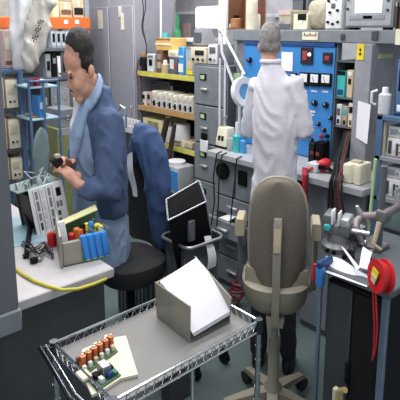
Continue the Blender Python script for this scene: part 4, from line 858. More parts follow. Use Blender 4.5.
for u, v, r_, h, c in ((.2, .6, .011, .06, 'black'), (.3, .55, .012, .07, 'red'), (.42, .55, .012, .085, 'orangec'), (.5, .5, .010, .08, 'orangec'), (.58, .6, .010, .09, 'black'), (.68, .6, .011, .09, 'yel'), (.76, .5, .011, .1, 'blue'), (.84, .6, .010, .1, 'charcoal'), (.9, .45, .013, .09, 'yel'), (.97, .4, .009, .085, 'offwhite')):
    M().lathe([(0, 0), (r_, 0), (r_, h*.95), (r_*.7, h), (0, h)], wp(u, v, 0), 14).ob('component', c, t)
for k in range(5):
    p = wp(.45+k*.12, .3, .06); M().tube([p, p+UP*.04+yd*.01, p+UP*.02+yd*.03], .0018, 5).ob('jumper_wire', ['red', 'yel', 'black', 'green', 'yel'][k], t)
p = tp(52, 246); 
t = thing('red_coil', 'orange red drum standing between chassis and power supply board', 'coil', (p.x, p.y, LZ))
M().lathe([(0, .0), (.016, .0), (.016, .045), (.012, .052), (0, .052)], (p.x, p.y, LZ), 18).ob('drum', 'red', t); M().lathe([(.0, .051), (.008, .051), (.008, .056), (0, .056)], (p.x, p.y, LZ), 14).ob('cap', 'orange', t)
for k in range(7):
    pts = [tp(18+random.random()*8, 240+random.random()*22, LZ+.006), tp(26+random.random()*6, 238+random.random()*14, LZ+.02+.004*k), tp(34+random.random()*6, 244+random.random()*14, LZ+.012+.004*k), tp(42+random.random()*5, 240+random.random()*16, LZ+.016), tp(50+random.random()*4, 250+random.random()*8, LZ+.008)]
    tag(M().tube(pts, .003, 6).ob('loose_wire', 'cable' if k % 3 else 'greyd'), 'loose dark wire in the tangle left of the orange red drum' if k % 3 else 'loose grey wire in the tangle left of the orange red drum', 'wire', 'tangled dark wires on the table' if k % 3 else 'tangled grey wires on the table')
p = tp(34, 263); t = thing('alligator_clip', 'black clip lying below the tangle of wires on the table', 'clip', (p.x, p.y, LZ))
M().box(p.x-.012, p.x+.012, p.y-.012, p.y+.012, LZ, LZ+.02, .004).ob('body', 'black', t); M().box(p.x-.006, p.x+.006, p.y+.012, p.y+.03, LZ+.004, LZ+.012, .002).ob('jaw', 'steel', t)
pts = [tp(13, 266, LZ+.006), tp(22, 274, LZ+.006), tp(34, 281, LZ+.006), tp(48, 286, LZ+.006), tp(62, 290, LZ+.002), tp(78, 289, LZ-.002), tp(94, 284, LZ-.002), A(106, 279, x=-1.405)]
tag(M().tube(pts, .0055, 10).ob('extension_cable', 'ycable'), 'yellow cord lying along the front edge of assembly table', 'cord')
# ------------------------------------------------------------------ racks along the left wall
PX = -4.0
zo0, zo1 = A(70, 29, x=PX).z, A(70, 17.5, x=PX).z
t = thing('pallet_rack', 'tall rack with orange beam behind the seated man head', 'rack', (-4.25, 1.8, 0))
b = M().box(PX-.05, PX, 1.35, 2.3, zo0, zo1, .004).ob('beam', 'orange', t)
for px in (66, 77):
    r = RX(px-2, 20, px+2, 24, PX+.001); M().box(PX-.001, PX+.003, r[0], r[1], r[2], r[3], .0003).ob('beam_label', 'white', b)
M().box(-4.55, PX-.05, 1.35, 2.3, zo1-.02, zo1, .002).ob('deck', 'wood', t)
z2 = A(60, 48, x=PX).z; z3 = A(60, 77, x=PX).z
for z_ in (z2, z3, .55): M().box(-4.55, PX, 1.35, 2.3, z_-.025, z_, .002).ob('rack_shelf', 'greyd', t)
for y_ in (1.37, 2.28):
    for x_ in (-4.53, PX-.035): M().box(x_-.02, x_+.02, y_-.02, y_+.02, 0, 2.2, .002).ob('post', 'greyl', t)
def xitem(name, label, cat, r, x, dep, mt, zb=None, parts=(), group=None, bev=.004):
    y0, y1, z0, z1 = RX(*r, x)
    if zb is not None: z0 = zb
    t = thing(name, label, cat, (x-dep/2, (y0+y1)/2, z0), 0, group)
    M().box(x-dep, x, y0, y1, z0, z1, bev).ob('body', mt, t)
    w, h = y1-y0, z1-z0
    for pn, u0, v0, u1, v1, pm in parts: M().box(x-.001, x+.004, y0+u0*w, y0+u1*w, z0+v0*h, z0+v1*h, .0008).ob(pn, pm, t)
    return t
for k in range(4):
    xitem('storage_bin', 'pale bin under the orange beam, '+['first', 'second', 'third', 'fourth'][k]+' along from the plastic wrap', 'bin', (51.5+k*5, 31, 56+k*5, 48), PX-.01, .3, 'binblue', z2, [('label_slot', .25, .35, .75, .85, 'black'), ('lip', 0, .0, 1, .15, 'greyl')], 'pale blue bins under orange beam')
for k, (r_, c, pp, lb) in enumerate((((60, 2, 72, 17.5), 'tan', [('opening_shade', .1, .2, .9, .5, 'brown'), ('tape', .4, .55, .6, 1, 'cream')], 'tan carton with open front on the orange beam, left of another'), ((73, -2, 84, 17.5), 'tan', [('opening_shade', .1, .15, .9, .5, 'blackm'), ('tape', .4, .55, .6, 1, 'cream')], 'tan carton with dark open front on the orange beam, nearer the lockers'), ((52, 0, 59, 17.5), 'lemon', [('tape', .4, 0, .6, 1, 'cream')], 'narrow cream carton on the orange beam next to plastic wrap'))):  # dark plates on the solid fronts paint the shadow inside the carton openings
    xitem('carton', lb, 'carton', r_, PX-.02, .3, c, zo1, pp)
for k, (r_, c, pp, lb) in enumerate((((46, 54, 51, 77), 'greyl', [('slot', .2, .3, .8, .7, 'black')], 'grey slim box on the rack under pale blue bins, leftmost'), ((52, 50, 57, 77), 'black', [('label', .2, .5, .8, .7, 'grey')], 'black slim box on the rack under pale blue bins'), ((58, 56, 61, 77), 'white', [('stripe', .2, .1, .8, .2, 'greyd')], 'white slim box on the rack between black and grey ones'), ((61.5, 52, 66, 77), 'greyd', [('slot', .3, .2, .7, .8, 'black')], 'dark grey box on the rack, partly behind the seated man forehead'))):
    xitem('slim_box', lb, 'box', r_, PX-.02, .25, c, z3, pp)
for k, (r_, c, lb) in enumerate((((44, 86, 50, 130), 'charcoal', 'tall dark equipment case on the lower rack behind the blue trolley, left one'), ((52, 84, 60, 130), 'grey', 'tall grey equipment case on the lower rack behind the blue trolley'), ((61, 80, 70, 128), 'greyl', 'pale grey equipment case on the lower rack in front of the seated man chin'))):
    xitem('equipment_case', lb, 'case', r_, PX-.02, .28, c, .55, [('latch', .3, .75, .6, .85, 'silver'), ('panel', .15, .2, .85, .6, 'greyd'), ('lower_panel', .1, .02, .9, .15, 'black')])
# blue shelf of instruments (faces the room)
BXF = -3.0
zz = [A(15, q, x=BXF).z for q in (69, 109, 150, 181)]
yr0, yr1 = A(-40, 120, x=BXF).y, A(25.5, 120, x=BXF).y
t = thing('instrument_shelf', 'blue steel shelf of tan instruments beside the grey upright', 'shelves', (-3.15, (yr0+yr1)/2, 0))
for k, z_ in enumerate(zz+[.25]): M().box(BXF-.3, BXF, yr0, yr1, z_-.02, z_, .002).ob('shelf_board', 'rackblue' if k == 0 else 'charcoal', t)
for y_ in (yr0+.012, yr1-.012):
    for x_ in (BXF-.285, BXF-.012): M().box(x_-.013, x_+.013, y_-.014, y_+.014, 0, zz[0], .002).ob('post', 'rackblue', t)
yl = A(-5, 120, x=BXF).y
tl = ['upper', 'middle', 'lower']
for k in range(3):
    h = zz[k]-.02-zz[k+1]
    instrument('tan_instrument', 'tan panelled instrument on the '+tl[k]+' tier of the blue shelf, nearest the upright', 'instrument', (BXF-.25, BXF-.02, yl, yl+.072, zz[k+1], zz[k+1]+h*.9), '+x', 'beiged', [('d', .25, .55, .8, .85, 'white'), ('k', .3, .3, .1, 'brown'), ('k', .7, .3, .1, 'black'), ('s', .2, .06, .8, .16, 'black', 4)], 'tan', 'tan instruments on the blue shelf')
    instrument('tan_instrument', 'tan panelled instrument on the '+tl[k]+' tier of the blue shelf, beside the blue corner post', 'instrument', (BXF-.25, BXF-.02, yl+.08, yr1-.03, zz[k+1], zz[k+1]+h*.82), '+x', 'tan', [('d', .15, .5, .7, .85, 'beige'), ('k', .3, .25, .09, 'black'), ('k', .65, .25, .09, 'brown')], 'cream', 'tan instruments on the blue shelf')
# things on top of the blue shelf
zt = zz[0]
xitem('small_terminal', 'small white wall terminal box on top of blue shelf under the plastic wrap', 'box', (14, 34, 22, 66), -3.02, .1, 'offwhite', zt, [('socket', .4, .3, .7, .5, 'black'), ('socket', .4, .6, .7, .75, 'greyd'), ('plate', .15, .1, .9, .2, 'pink')])
xitem('pink_carton', 'faded pink carton on the blue shelf beside the grey upright', 'carton', (4, 30, 12, 67), -3.05, .15, 'pink', zt, [('label', .2, .5, .8, .8, 'cream'), ('brown_strip', .1, .1, .9, .2, 'brown')])  # plain brown strip low on the carton front
tag(M().box(-3.35, -3.3, A(-10, 20, x=-3.3).y, A(10, 20, x=-3.3).y, A(5, 28, x=-3.3).z, A(5, 17, x=-3.3).z, .003).ob('orange_beam', 'orange'), 'short orange beam piece behind the plastic wrap at far left', 'beam')
tag(M().box(-3.36, -3.31, A(-8, 20, x=-3.3).y, A(-2, 20, x=-3.3).y, 0, A(5, 0, x=-3.3).z+.1, .003).ob('rack_post', 'rackblue'), 'blue post carrying the short orange beam at far left', 'post')
def bundle(name, label, path, rad, mt, bx=-2.92):
    m = M(); rings = []
    for i, (px, py, w) in enumerate(path):
        c = A(px, py, x=bx); u = (rgt*.75+V((0, .3, 0))).normalized()
        rings.append([c+u*w*math.cos(a_)*(1+.12*math.sin(3*a_+i))+fwd*.5*w*math.sin(a_)+UP*.0 for a_ in [2*math.pi*k/20 for k in range(20)]])
    m.loft(rings); return remesh(m, .014, name, [mt], None, 3, .022, 9)
o = bundle('plastic_bag', '', [(20, 70, .03), (22, 50, .05), (24, 30, .09), (25, 12, .09), (22, -6, .07), (22, -16, .03)], 0, 'film')
tag(o, 'bulging white plastic wrap on top of the blue shelf', 'plastic wrap')
o = bundle('plastic_roll', '', [(28, 71, .03), (31, 58, .05), (36, 35, .06), (42, 12, .06), (47, -8, .055), (48, -14, .03)], 0, 'filmg', -2.78)
tag(o, 'long grey translucent plastic roll with dark lettering leaning right over the blue trolley', 'plastic wrap')
m = M()
e1, e2 = A(33.5, 42, x=-2.715), A(41.5, 19, x=-2.715)
ax = (e2-e1); sdv = (rgt-ax*(rgt.dot(ax)/ax.length_squared)).normalized(); nv = sdv.cross(ax).normalized()
nv = nv if nv.dot(fwd) < 0 else -nv
for k in range(9):
    p = e1+ax*(k/9); s2 = ax.normalized()
    for a_, b_, c_, d_ in (((0, .3, -1, -.7), (0, .3, .5, .9), (.0, 1.0, -.2, .1)), ((0, .9, -.9, -.6), (0, .3, -.6, .8), (.6, .9, -.6, .8)), ((0, .3, -1, 1), (.3, .9, .6, 1), (.3, .9, -.2, .1)))[k % 3] and [((x[0], x[1], x[2], x[3])) for x in (((0, .3, -1, -.7), (0, .3, .5, .9), (.0, 1.0, -.2, .1)), ((0, .9, -.9, -.6), (0, .3, -.6, .8), (.6, .9, -.6, .8)), ((0, .3, -1, 1), (.3, .9, .6, 1), (.3, .9, -.2, .1)))[k % 3]]:
        L = ax.length/10; w = .016
        m.prism([p+s2*L*.85*u+sdv*w*v for u, v in ((a_, c_), (b_, c_), (b_, d_), (a_, d_))], nv*.003)
ink = m.ob('printed_lettering', 'black'); ink.parent = o; ink.matrix_parent_inverse = Matrix(); 
# tag on the wrap, trolley frame of blue tubes
t = thing('blue_trolley', 'light blue tube trolley with two trays between shelf and seated man', 'trolley', (-2.8, 1.25, 0))
TX = -2.8
yb0, yb1 = A(30, 100, x=TX).y, A(59, 100, x=TX).y; zt1, zt2 = A(45, 86, x=TX).z, A(45, 118, x=TX).z
for z_ in (zt1, zt2, .3): M().box(TX-.24, TX, yb0, yb1, z_-.012, z_, .003).ob('tray', 'paleblue', t)
for y_ in (yb0, yb0+(yb1-yb0)*.48, yb1):
    for x_ in (TX-.235, TX-.005): M().cyl((x_, y_, .04), (x_, y_, zt1+.03), .008, None, 10).ob('tube_leg', 'rackblue', t)
for y_ in (yb0, yb1): M().cyl((TX-.12, y_-.01, .03), (TX-.12, y_+.01, .03), .03, None, 16).ob('caster', 'rubber', t)
M().tube([(TX, yb0, zt1+.03), (TX, yb1, zt1+.03)], .008).ob('front_rail', 'rackblue', t)
xitem('white_box', 'small white box with blue end on top of the blue trolley', 'box', (41, 80, 48, 86), TX-.01, .08, 'white', zt1, [('blue_end', 0, .1, .2, .9, 'blue')])
xitem('blue_box', 'royal blue box on the lower tray of the trolley', 'box', (39, 96, 46, 118), TX-.02, .1, 'blue', zt2, [('label', .2, .4, .8, .7, 'white')])
for k, (px, c) in enumerate(((32, 'purple'), (36, 'red'))):
    q = A(px, 82, x=TX-.03); t = thing('tape_roll', ['purple tape roll standing on the blue trolley', 'red tape roll standing on the blue trolley'][k], 'tape', (q.x, q.y, zt1))
    M().lathe([(.010, -.012), (.024, -.012), (.024, .012), (.010, .012), (.010, -.012)], (q.x, q.y, zt1+.024), 20, (1, 0, 0)).ob('tape', c, t); M().lathe([(.008, -.012), (.011, -.012), (.011, .012), (.008, .012), (.008, -.012)], (q.x, q.y, zt1+.024), 20, (1, 0, 0)).ob('core', 'tan', t)
xitem('brown_carton', 'brown carton behind the grey oval stool back', 'carton', (34, 116, 48, 135), TX-.03, .12, 'cardd', zt2, [('tape', .4, 0, .6, 1, 'tan'), ('flap', .05, .85, .95, 1, 'brown')])
for k, (x0_, y0_) in enumerate(((-2.42, 1.50), (-2.42, 1.78))):
    t = thing('storage_crate', ['dark grey ribbed crate on the floor behind the black seat, nearer the table', 'dark grey ribbed crate on the floor behind the navy jacket'][k], 'crate', (x0_+.15, y0_+.12, 0), 0, 'ribbed crates on the floor')
    M().box(x0_, x0_+.3, y0_, y0_+.25, 0, .34, .008).ob('body', 'charcoal', t)
    m = M()
    for i in range(8): m.box(x0_+.3, x0_+.308, y0_+.015+i*.029, y0_+.027+i*.029, .03, .3, .002).box(x0_+.012+i*.035, x0_+.026+i*.035, y0_-.008, y0_, .03, .3, .002)
    m.ob('rib', 'greyd', t); M().box(x0_-.006, x0_+.306, y0_-.006, y0_+.256, .325, .348, .006).ob('rim', 'greyd', t)
# stool with oval back
sx = -2.62; q = A(39, 150, x=sx)
t = thing('stool', 'grey stool with tall oval back standing behind the assembly table', 'stool', (sx, q.y, 0))
y0_, y1_ = A(31, 160, x=sx).y, A(48, 160, x=sx).y; zt_ = A(40, 128, x=sx).z; zb_ = A(40, 182, x=sx).z
m = M(); n = 16; prof2 = []
for i in range(n+1):
    f = i/n; z_ = zb_+(zt_-zb_)*f; w = (y1_-y0_)/2*(min(1, .72+.5*f) if f < .5 else math.sqrt(max(0, 1-((f-.5)/.5)**2.4)))*1.0
    cyy = (y0_+y1_)/2+.02*f; w = max(w, .006)
    prof2.append([V((sx+.014*math.sin(a_), cyy+w*math.cos(a_), z_)) for a_ in [2*math.pi*k/20 for k in range(20)]])
M().loft(prof2).ob('backrest', 'greengrey', t)
M().cyl((sx, (y0_+y1_)/2, .55), (sx, (y0_+y1_)/2, zb_+.05), .012, None, 10).ob('back_bar', 'charcoal', t)
M().lathe([(0, .54), (.1, .54), (.11, .57), (.1, .6), (0, .605)], (sx-.06, (y0_+y1_)/2, 0), 24).ob('seat', 'greyd', t)
M().cyl((sx-.06, (y0_+y1_)/2, .06), (sx-.06, (y0_+y1_)/2, .55), .02, None, 14).ob('column', 'charcoal', t)
for k in range(5):
    a_ = math.radians(72*k); M().tube([(sx-.06, (y0_+y1_)/2, .08), (sx-.06+.16*math.cos(a_), (y0_+y1_)/2+.16*math.sin(a_), .02)], [.016, .012], 8).ob('leg', 'charcoal', t)
xitem('olive_cabinet', 'olive green cabinet behind the seated man hands', 'cabinet', (58, 128, 76, 165), -3.3, .25, 'olive', 0.02, [('door', .05, .05, .95, .95, 'olive'), ('top_trim', 0, .95, 1, 1, 'greyl'), ('handle', .8, .5, .86, .7, 'silver')])
xitem('grey_case', 'flat grey case lying on the olive green cabinet', 'case', (59, 109, 77, 128.2), -3.32, .2, 'grey', A(67, 128, x=-3.3).z, [('seam', 0, .5, 1, .56, 'greyd'), ('latch', .4, .4, .55, .65, 'silver')])
# ------------------------------------------------------------------ black task chair with the jacket
t = thing('task_chair', 'black task chair the seated man sits on, navy jacket over its back', 'chair', (-1.90, 1.25, 0))
ccx, ccy = -1.90, 1.25
M().loft([[V((ccx+.155*a*abs(math.cos(th))**.8, ccy+.15*b*abs(math.sin(th))**.8, z_)) for th in [2*math.pi*k/28 for k in range(28)] for a, b in ((s*(1 if math.cos(th) >= 0 else -1), s*(1 if math.sin(th) >= 0 else -1)),)] for z_, s in ((.50, .75), (.515, .95), (.56, 1.06), (.60, 1.04), (.613, .92), (.617, .4))]).ob('seat', 'seatblack', t)
bk0 = 1.43
M().loft([[V((ccx-.115+w*math.sin(th), bk0+.01+.022*math.cos(th)-.05*(abs(math.sin(th))**2)+.02, z_)) for th in [2*math.pi*k/24 for k in range(24)]] for z_, w in ((.585, .1), (.60, .125), (.75, .13), (.95, .12), (1.04, .09), (1.08, .075), (1.1, .05))]).ob('backrest', 'seatblack', t)
M().tube([(ccx, 1.28, .49), (ccx, 1.44, .5), (ccx, 1.47, .7), (ccx, 1.465, .9)], .018, 10).ob('back_bar', 'black', t)
M().lathe([(0, .05), (.035, .05), (.03, .14), (.02, .15), (.02, .45), (0, .45)], (ccx, ccy, 0), 18).ob('column', 'black', t)
for k in range(5):
    a_ = math.radians(20+72*k); d = V((math.cos(a_), math.sin(a_), 0)); c0_ = V((ccx, ccy, 0))
    lg = M().tube([c0_+UP*.1, c0_+d*.17+UP*.065], [.02, .012], 10).ob('leg', 'black', t)
    w = d.cross(UP); M().cyl(c0_+d*.17+UP*.03-w*.012, c0_+d*.17+UP*.03+w*.012, .03, None, 16).ob('caster', 'rubber', lg)
hp = [A(px, py, y=1.47) for px, py in ((119, 134), (118, 112), (121, 106), (125.5, 108), (126, 128))]
M().tube(hp, .006, 8).ob('coat_bar', 'chrome', t)
# jacket hanging over the backrest: front sheet, rolled top, open front with white lining
m = M()
def jring(z_, x0_, x1_, d, sk=0): return [V(((x0_+x1_)/2+(x1_-x0_)/2*math.cos(th), bk0+.005+d*math.sin(th)+sk*math.cos(th), z_)) for th in [2*math.pi*k/26 for k in range(26)]]
m.loft([jring(z_, *a_) for z_, a_ in ((.585, (-1.920, -1.870, 0.030)), (.65, (-1.935, -1.860, 0.045)), (.75, (-1.955, -1.855, 0.055)), (.87, (-1.980, -1.855, 0.060)), (.98, (-2.005, -1.865, 0.062)), (1.06, (-2.040, -1.880, 0.060)), (1.12, (-2.080, -1.905, 0.055)), (1.165, (-2.110, -1.935, 0.045)), (1.19, (-2.100, -1.975, 0.025)))])
m.loft([jring(z_, *a_) for z_, a_ in ((1.0, (-2.12, -2.06, .03)), (1.07, (-2.12, -2.03, .045)), (1.13, (-2.1, -1.95, .05)), (1.175, (-2.07, -1.92, .035)))])
jk = remesh(m, .011, 'jacket', ['navy'], None, 3, .010, 13)
tag(jk, 'navy blue jacket draped over the back of the black task chair', 'jacket')
m = M().sheet([A(133, 196, y=1.385), A(137, 197, y=1.38), A(131, 152, y=1.375), A(124, 157, y=1.38)], 4, 10, .002, lambda u, v: V((0, .004*math.sin(v*8), 0)))
q = m.ob('lining', 'offwhite'); q.parent = jk; q.matrix_parent_inverse = Matrix()
# ------------------------------------------------------------------ people
def er(c, a, b, n=24, p=2.0):
    out = []
    for k in range(n):
        th = 2*math.pi*k/n; co, si = math.cos(th), math.sin(th)
        out.append(V(c)+V(a)*abs(co)**(2/p)*(1 if co >= 0 else -1)+V(b)*abs(si)**(2/p)*(1 if si >= 0 else -1))
    return out
def hand(m, w, d, pn, thumb, s=1.0, curl=.5):
    """palm with five bent fingers: w wrist, d pointing direction, pn palm normal, thumb = +1/-1 side of the thumb"""
    d = d.normalized(); pn = (pn-d*pn.dot(d)).normalized(); sd_ = d.cross(pn)*thumb
    m.tube([w-d*.02*s, w+d*.02*s, w+d*.05*s, w+d*.075*s], [.02*s, .024*s, .028*s, .02*s], 12)
    m.ell(w+d*.05*s, sd_*.034*s, pn*.014*s, d*.04*s, 14, 8)
    for k, (o, L) in enumerate(((.027, .072), (.009, .082), (-.009, .076), (-.026, .058))):
        p = w+d*.075*s+sd_*o*s; pts = [p-d*.02*s, p]; a = 0; q = p
        for j, f in enumerate((.45, .32, .25)):
            a += curl*(.7 if j == 0 else .9); dd = d*math.cos(a)+pn*math.sin(a)+sd_*o*2; q = q+dd.normalized()*L*f*s; pts.append(q)
        m.tube(pts, [.0085*s, .0088*s, .008*s, .0074*s, .0062*s], 8)
    p = w+d*.03*s+sd_*.026*s
    m.tube([p-d*.01*s, p+(sd_*.8+d*.5)*.024*s, p+(sd_*.9+d*1.0+pn*.4)*.034*s, p+(sd_*.8+d*1.5+pn*.9)*.036*s], [.011*s, .0105*s, .009*s, .007*s], 8)
def shrink_hair(m, O, keep, f=.8):
    m.v = [v if keep(v-O) else O+(v-O)*f for v in m.v]
# ---------- seated man
f = V((-.35, -.94, 0)).normalized(); l = V((.94, -.35, 0)).normalized()
hip = V((-1.985, 1.15, .64)); nb = V((-1.915, 1.10, 1.37))
t1 = thing('person', 'seated dark haired man in navy jacket bending over the chassis on the table', 'person', (-1.9, 1.2, 0))
def spine(z):
    k = (z-hip.z)/(nb.z-hip.z); return V((hip.x+(nb.x-hip.x)*k, hip.y+(nb.y-hip.y)*k, z))+f*(-.025*math.sin(math.pi*min(1, max(0, k))))
O = A(79, 60, x=-1.9); FH = V((-.36, -.93, 0)).normalized(); LH = V((.93, -.36, 0)).normalized()
hd = lambda px, py, c=0: O+FH*(79-px)/235+LH*c+UP*(60-py)/250
sh_l, el_l, wr_l = A(109, 122, x=-1.79), A(107, 196, x=-1.73), A(78, 184, x=-1.79)
sh_r, el_r, wr_r = A(86, 118, x=-2.04), A(78, 172, x=-2.05), A(67, 166, x=-1.96)
kn_l, kn_r = hip+f*.30+l*.07+V((0, 0, -.03)), hip+f*.30-l*.07+V((0, 0, -.03))
m = M()
m.ell(hd(79.5, 48), FH*.054, LH*.064, UP*.077, 24, 14)
m.ell(hd(75.5, 60), FH*.047, LH*.055, UP*.064, 20, 12)
m.ell(hd(79, 78), FH*.040, LH*.052, UP*.084, 20, 12)
m.ell(hd(78.2, 99.5), FH*.019, LH*.028, UP*.022, 16, 10)
m.ell(hd(83, 86), FH*.036, LH*.048, UP*.055, 16, 10)
m.tube([hd(70.5, 73), hd(69.2, 80), hd(68.2, 86), hd(72, 89)], [.007, .009, .011, .007], 10)
for s_ in (-1, 1):
    m.ell(hd(70.5, 87.5, s_*.009), FH*.008, LH*.007, UP*.006, 8, 6)
    m.ell(hd(68.5, 73, s_*.024), FH*.012, LH*.022, UP*.010, 10, 6)
    m.ell(hd(75.5, 84, s_*.034), FH*.02, LH*.018, UP*.03, 10, 6)
    m.ell(hd(88, 70, s_*.064), FH*.014, LH*.010, UP*.027, 12, 8)
    m.ell(hd(87.5, 75, s_*.060), FH*.009, LH*.009, UP*.014, 10, 6)
m.ell(hd(71.5, 93), FH*.010, LH*.020, UP*.006, 12, 6); m.ell(hd(72.8, 96), FH*.010, LH*.018, UP*.006, 12, 6)
m.tube([hd(85, 74), hd(90, 86), hd(94, 98), nb-UP*.06], [.034, .036, .045, .07], 16)
m.loft([er(spine(z), l*a, f*b) for z, a, b in ((.60, .1, .08), (.7, .11, .085), (.9, .10, .08), (1.15, .12, .085), (1.27, .12, .07), (1.34, .06, .05))])
for s_, e_, w_ in ((sh_l, el_l, wr_l), (sh_r, el_r, wr_r)): m.tube([nb-UP*.08, s_, s_.lerp(e_, .5), e_, e_.lerp(w_, .4), w_], [.05, .042, .038, .03, .03, .02], 12)
for kn, sg in ((kn_l, 1), (kn_r, -1)):
    an = V((kn.x, kn.y, .1))+f*-.03; hp_ = hip+l*.06*sg
    m.tube([hp_-f*.02, hp_.lerp(kn, .5), kn, kn.lerp(an, .4), an], [.065, .06, .045, .042, .028], 14)
hand(m, wr_l, A(64, 168, x=-1.86)-wr_l, V((-.3, -.1, -.9)), -1, .95, .55)
hand(m, wr_r, A(56, 156, x=-1.9)-wr_r, V((.5, -.2, -.8)), 1, .95, .6)
remesh(m, .0055, 'body', ['skin'], t1, 3)
m = M().ell(hd(79.8, 47.5), FH*.056, LH*.071, UP*.083, 40, 28).ell(hd(82, 60), FH*.044, LH*.067, UP*.072, 34, 22)
def keep(q):
    dx = q.dot(FH)*235; dy = q.z*250
    thr = 7+(dx-2)*9/10 if dx > 2 else -8+(dx+7)*15/9 if dx > -7 else -15
    return dy > thr
shrink_hair(m, O, keep, .78)
remesh(m, .0055, 'hair', ['hairb'], t1, 2, .003, 60)
for s_ in (-1, 1):
    M().tube([hd(67.3, 73.5, s_*.010), hd(67, 72.2, s_*.026), hd(70, 73, s_*.044)], [.003, .0055, .003], 8).ob('eyebrow', 'hairb', t1)
    M().ell(hd(69.7, 77.5, s_*.026), FH*.007, LH*.012, UP*.005, 10, 8).ob('eye', 'eye', t1)
M().tube([hd(72.8, 92.6, -.02), hd(70.6, 91.0, -.008), hd(70.6, 91.0, .008), hd(72.8, 92.6, .02)], [.002, .0035, .0035, .002], 8).ob('moustache', 'hairb', t1)
# shirt (light), tee, jacket, trousers, shoes
m = M().loft([er(spine(z)+f*o, l*a, f*b) for z, a, b, o in ((.60, .155, .13, .0), (.66, .15, .128, .0), (.78, .138, .115, .01), (.95, .118, .11, .02), (1.12, .118, .108, .024), (1.24, .105, .09, .02), (1.32, .07, .07, .01), (1.385, .055, .056, .0))])
remesh(m, .009, 'shirt', ['shirt'], t1, 3, .007, 15)
m = M().loft([er(spine(z)+f*.055+l*.0, l*.034, f*(.062 if z < 1.3 else .03)) for z in (1.0, 1.15, 1.25, 1.33, 1.37)])
remesh(m, .007, 'undershirt', ['tee'], t1, 2, .003, 20)
m = M().loft([er(spine(z)-f*o, l*a, f*b) for z, a, b, o in ((.84, .142, .098, .006), (.95, .142, .098, .006), (1.1, .145, .098, .006), (1.22, .142, .092, .008), (1.30, .12, .078, .012), (1.36, .085, .06, .02), (1.41, .055, .035, .035))])
for s_, e_, w_ in ((sh_l, el_l, wr_l), (sh_r, el_r, wr_r)): m.tube([nb-UP*.07, s_, s_.lerp(e_, .5)+V((.0, .01, 0)), e_, e_.lerp(w_, .5), e_.lerp(w_, .86)], [.055, .062, .06, .055, .05, .042], 16)
remesh(m, .009, 'jacket', ['jacket'], t1, 3, .008, 15)
m = M(); bkp = hd(97.5, 76); frp = hd(85.5, 101); mid = (bkp+frp)/2; hv = (frp-bkp)/2
rg = [mid+hv*math.cos(2*math.pi*k/24)*1.0+l*.056*math.sin(2*math.pi*k/24) for k in range(24)]
lw = [q+(q-mid)*.28-UP*.035 for q in rg]; lw2 = [q+(q-mid)*.1-UP*.06 for q in rg]
m.loft([rg, lw], True, False).loft([[q*.96+mid*.04-UP*.004 for q in rg], lw2], True, False)
for r_ in (rg, lw): m.tube(r_+[r_[0], r_[1]], .009, 8)
for a_, b_ in zip(rg, lw): m.tube([a_, b_], .008, 6)
for s_ in (-1, 1): m.tube([frp+l*.03*s_, spine(1.22)+l*.08*s_+f*.095, spine(1.12)+l*.07*s_+f*.118], [.016, .02, .012], 8)
remesh(m, .007, 'collar', ['shirt'], t1, 3)
m = M()
for kn, sg in ((kn_l, 1), (kn_r, -1)):
    an = V((kn.x, kn.y, .09))+f*-.03; hp_ = hip+l*.06*sg
    m.tube([hp_-f*.04-UP*.0, hp_.lerp(kn, .5), kn, kn.lerp(an, .4), an], [.082, .075, .06, .055, .048], 16)
m.ell(hip-f*.0, l*.13, f*.1, UP*.07)
remesh(m, .01, 'trousers', ['trouser'], t1, 3, .006, 14)
for kn in (kn_l, kn_r):
    an = V((kn.x, kn.y, 0))+f*-.03
    M().loft([er(an+f*.04+UP*z, l*a, f*b, 18, 2.4) for z, a, b in ((.0, .034, .085), (.02, .036, .088), (.05, .034, .075), (.08, .03, .04), (.1, .028, .03))]).ob('shoe', 'shoe', t1)
# the piece he works on and its tool
p = A(57, 162, x=-1.88)
t = thing('component_module', 'small dark component held in the hands of the seated man', 'component', tuple(p))
M().box(p.x-.018, p.x+.018, p.y-.02, p.y+.02, p.z-.018, p.z+.022, .004, Matrix.Rotation(.5, 3, 'X')).ob('body', 'blackm', t); M().box(p.x-.006, p.x+.02, p.y-.012, p.y+.01, p.z+.018, p.z+.034, .003).ob('cap', 'beiged', t)
a_ = A(53, 140, x=-1.9); b_ = A(57, 164, x=-1.88)
# ---------- standing man
f = V((-.53, .85, 0)).normalized(); l = V((-.85, -.53, 0)).normalized()
t2 = thing('person', 'standing grey haired man in white lab coat seen from behind at the test panel', 'person', (-1.46, 1.79, 0))
FT = [A(258, 360, z=.02), A(288, 366, z=.02)]
ZC = [(.62, .112, .085), (.75, .112, .088), (.9, .103, .082), (1.0, .098, .078), (1.12, .100, .078), (1.24, .104, .078), (1.33, .098, .07), (1.39, .09, .058), (1.445, .064, .047), (1.48, .045, .042), (1.502, .039, .040)]
pxz = {.62: 272, .75: 273, .9: 274, 1.0: 274.5, 1.12: 275, 1.24: 275.5, 1.33: 275.5, 1.39: 275, 1.445: 272.8, 1.48: 271.5, 1.502: 270.7}
def ctr(z):
    b0 = V((-1.475, 1.80, z)); best = None      # a gentle forward lean, chest over the toes
    return V((-1.472-.012*(z-.6), 1.795+.03*(z-.6), z))
def pl(px, z, yy=1.8):                          # where the outline stands at height z
    lo_, hi_ = -50, 420
    for _ in range(40):
        mid = (lo_+hi_)/2
        if A(px, mid, y=yy).z > z: lo_ = mid
        else: hi_ = mid
    return A(px, lo_, y=yy)
CT = {z: pl(pxz[z], z) for z, _, _ in ZC}
O = A(269.5, 43.5, y=1.82); FH = V((-.72, .69, 0)).normalized(); LH = V((-.69, -.72, 0)).normalized()
hd = lambda a, b, c: O+FH*a+LH*b+UP*c
sh = [A(258, 85, y=1.80), A(294.5, 84, y=1.84)]
el = [A(249.5, 131, y=1.80), A(304, 132, y=1.86)]
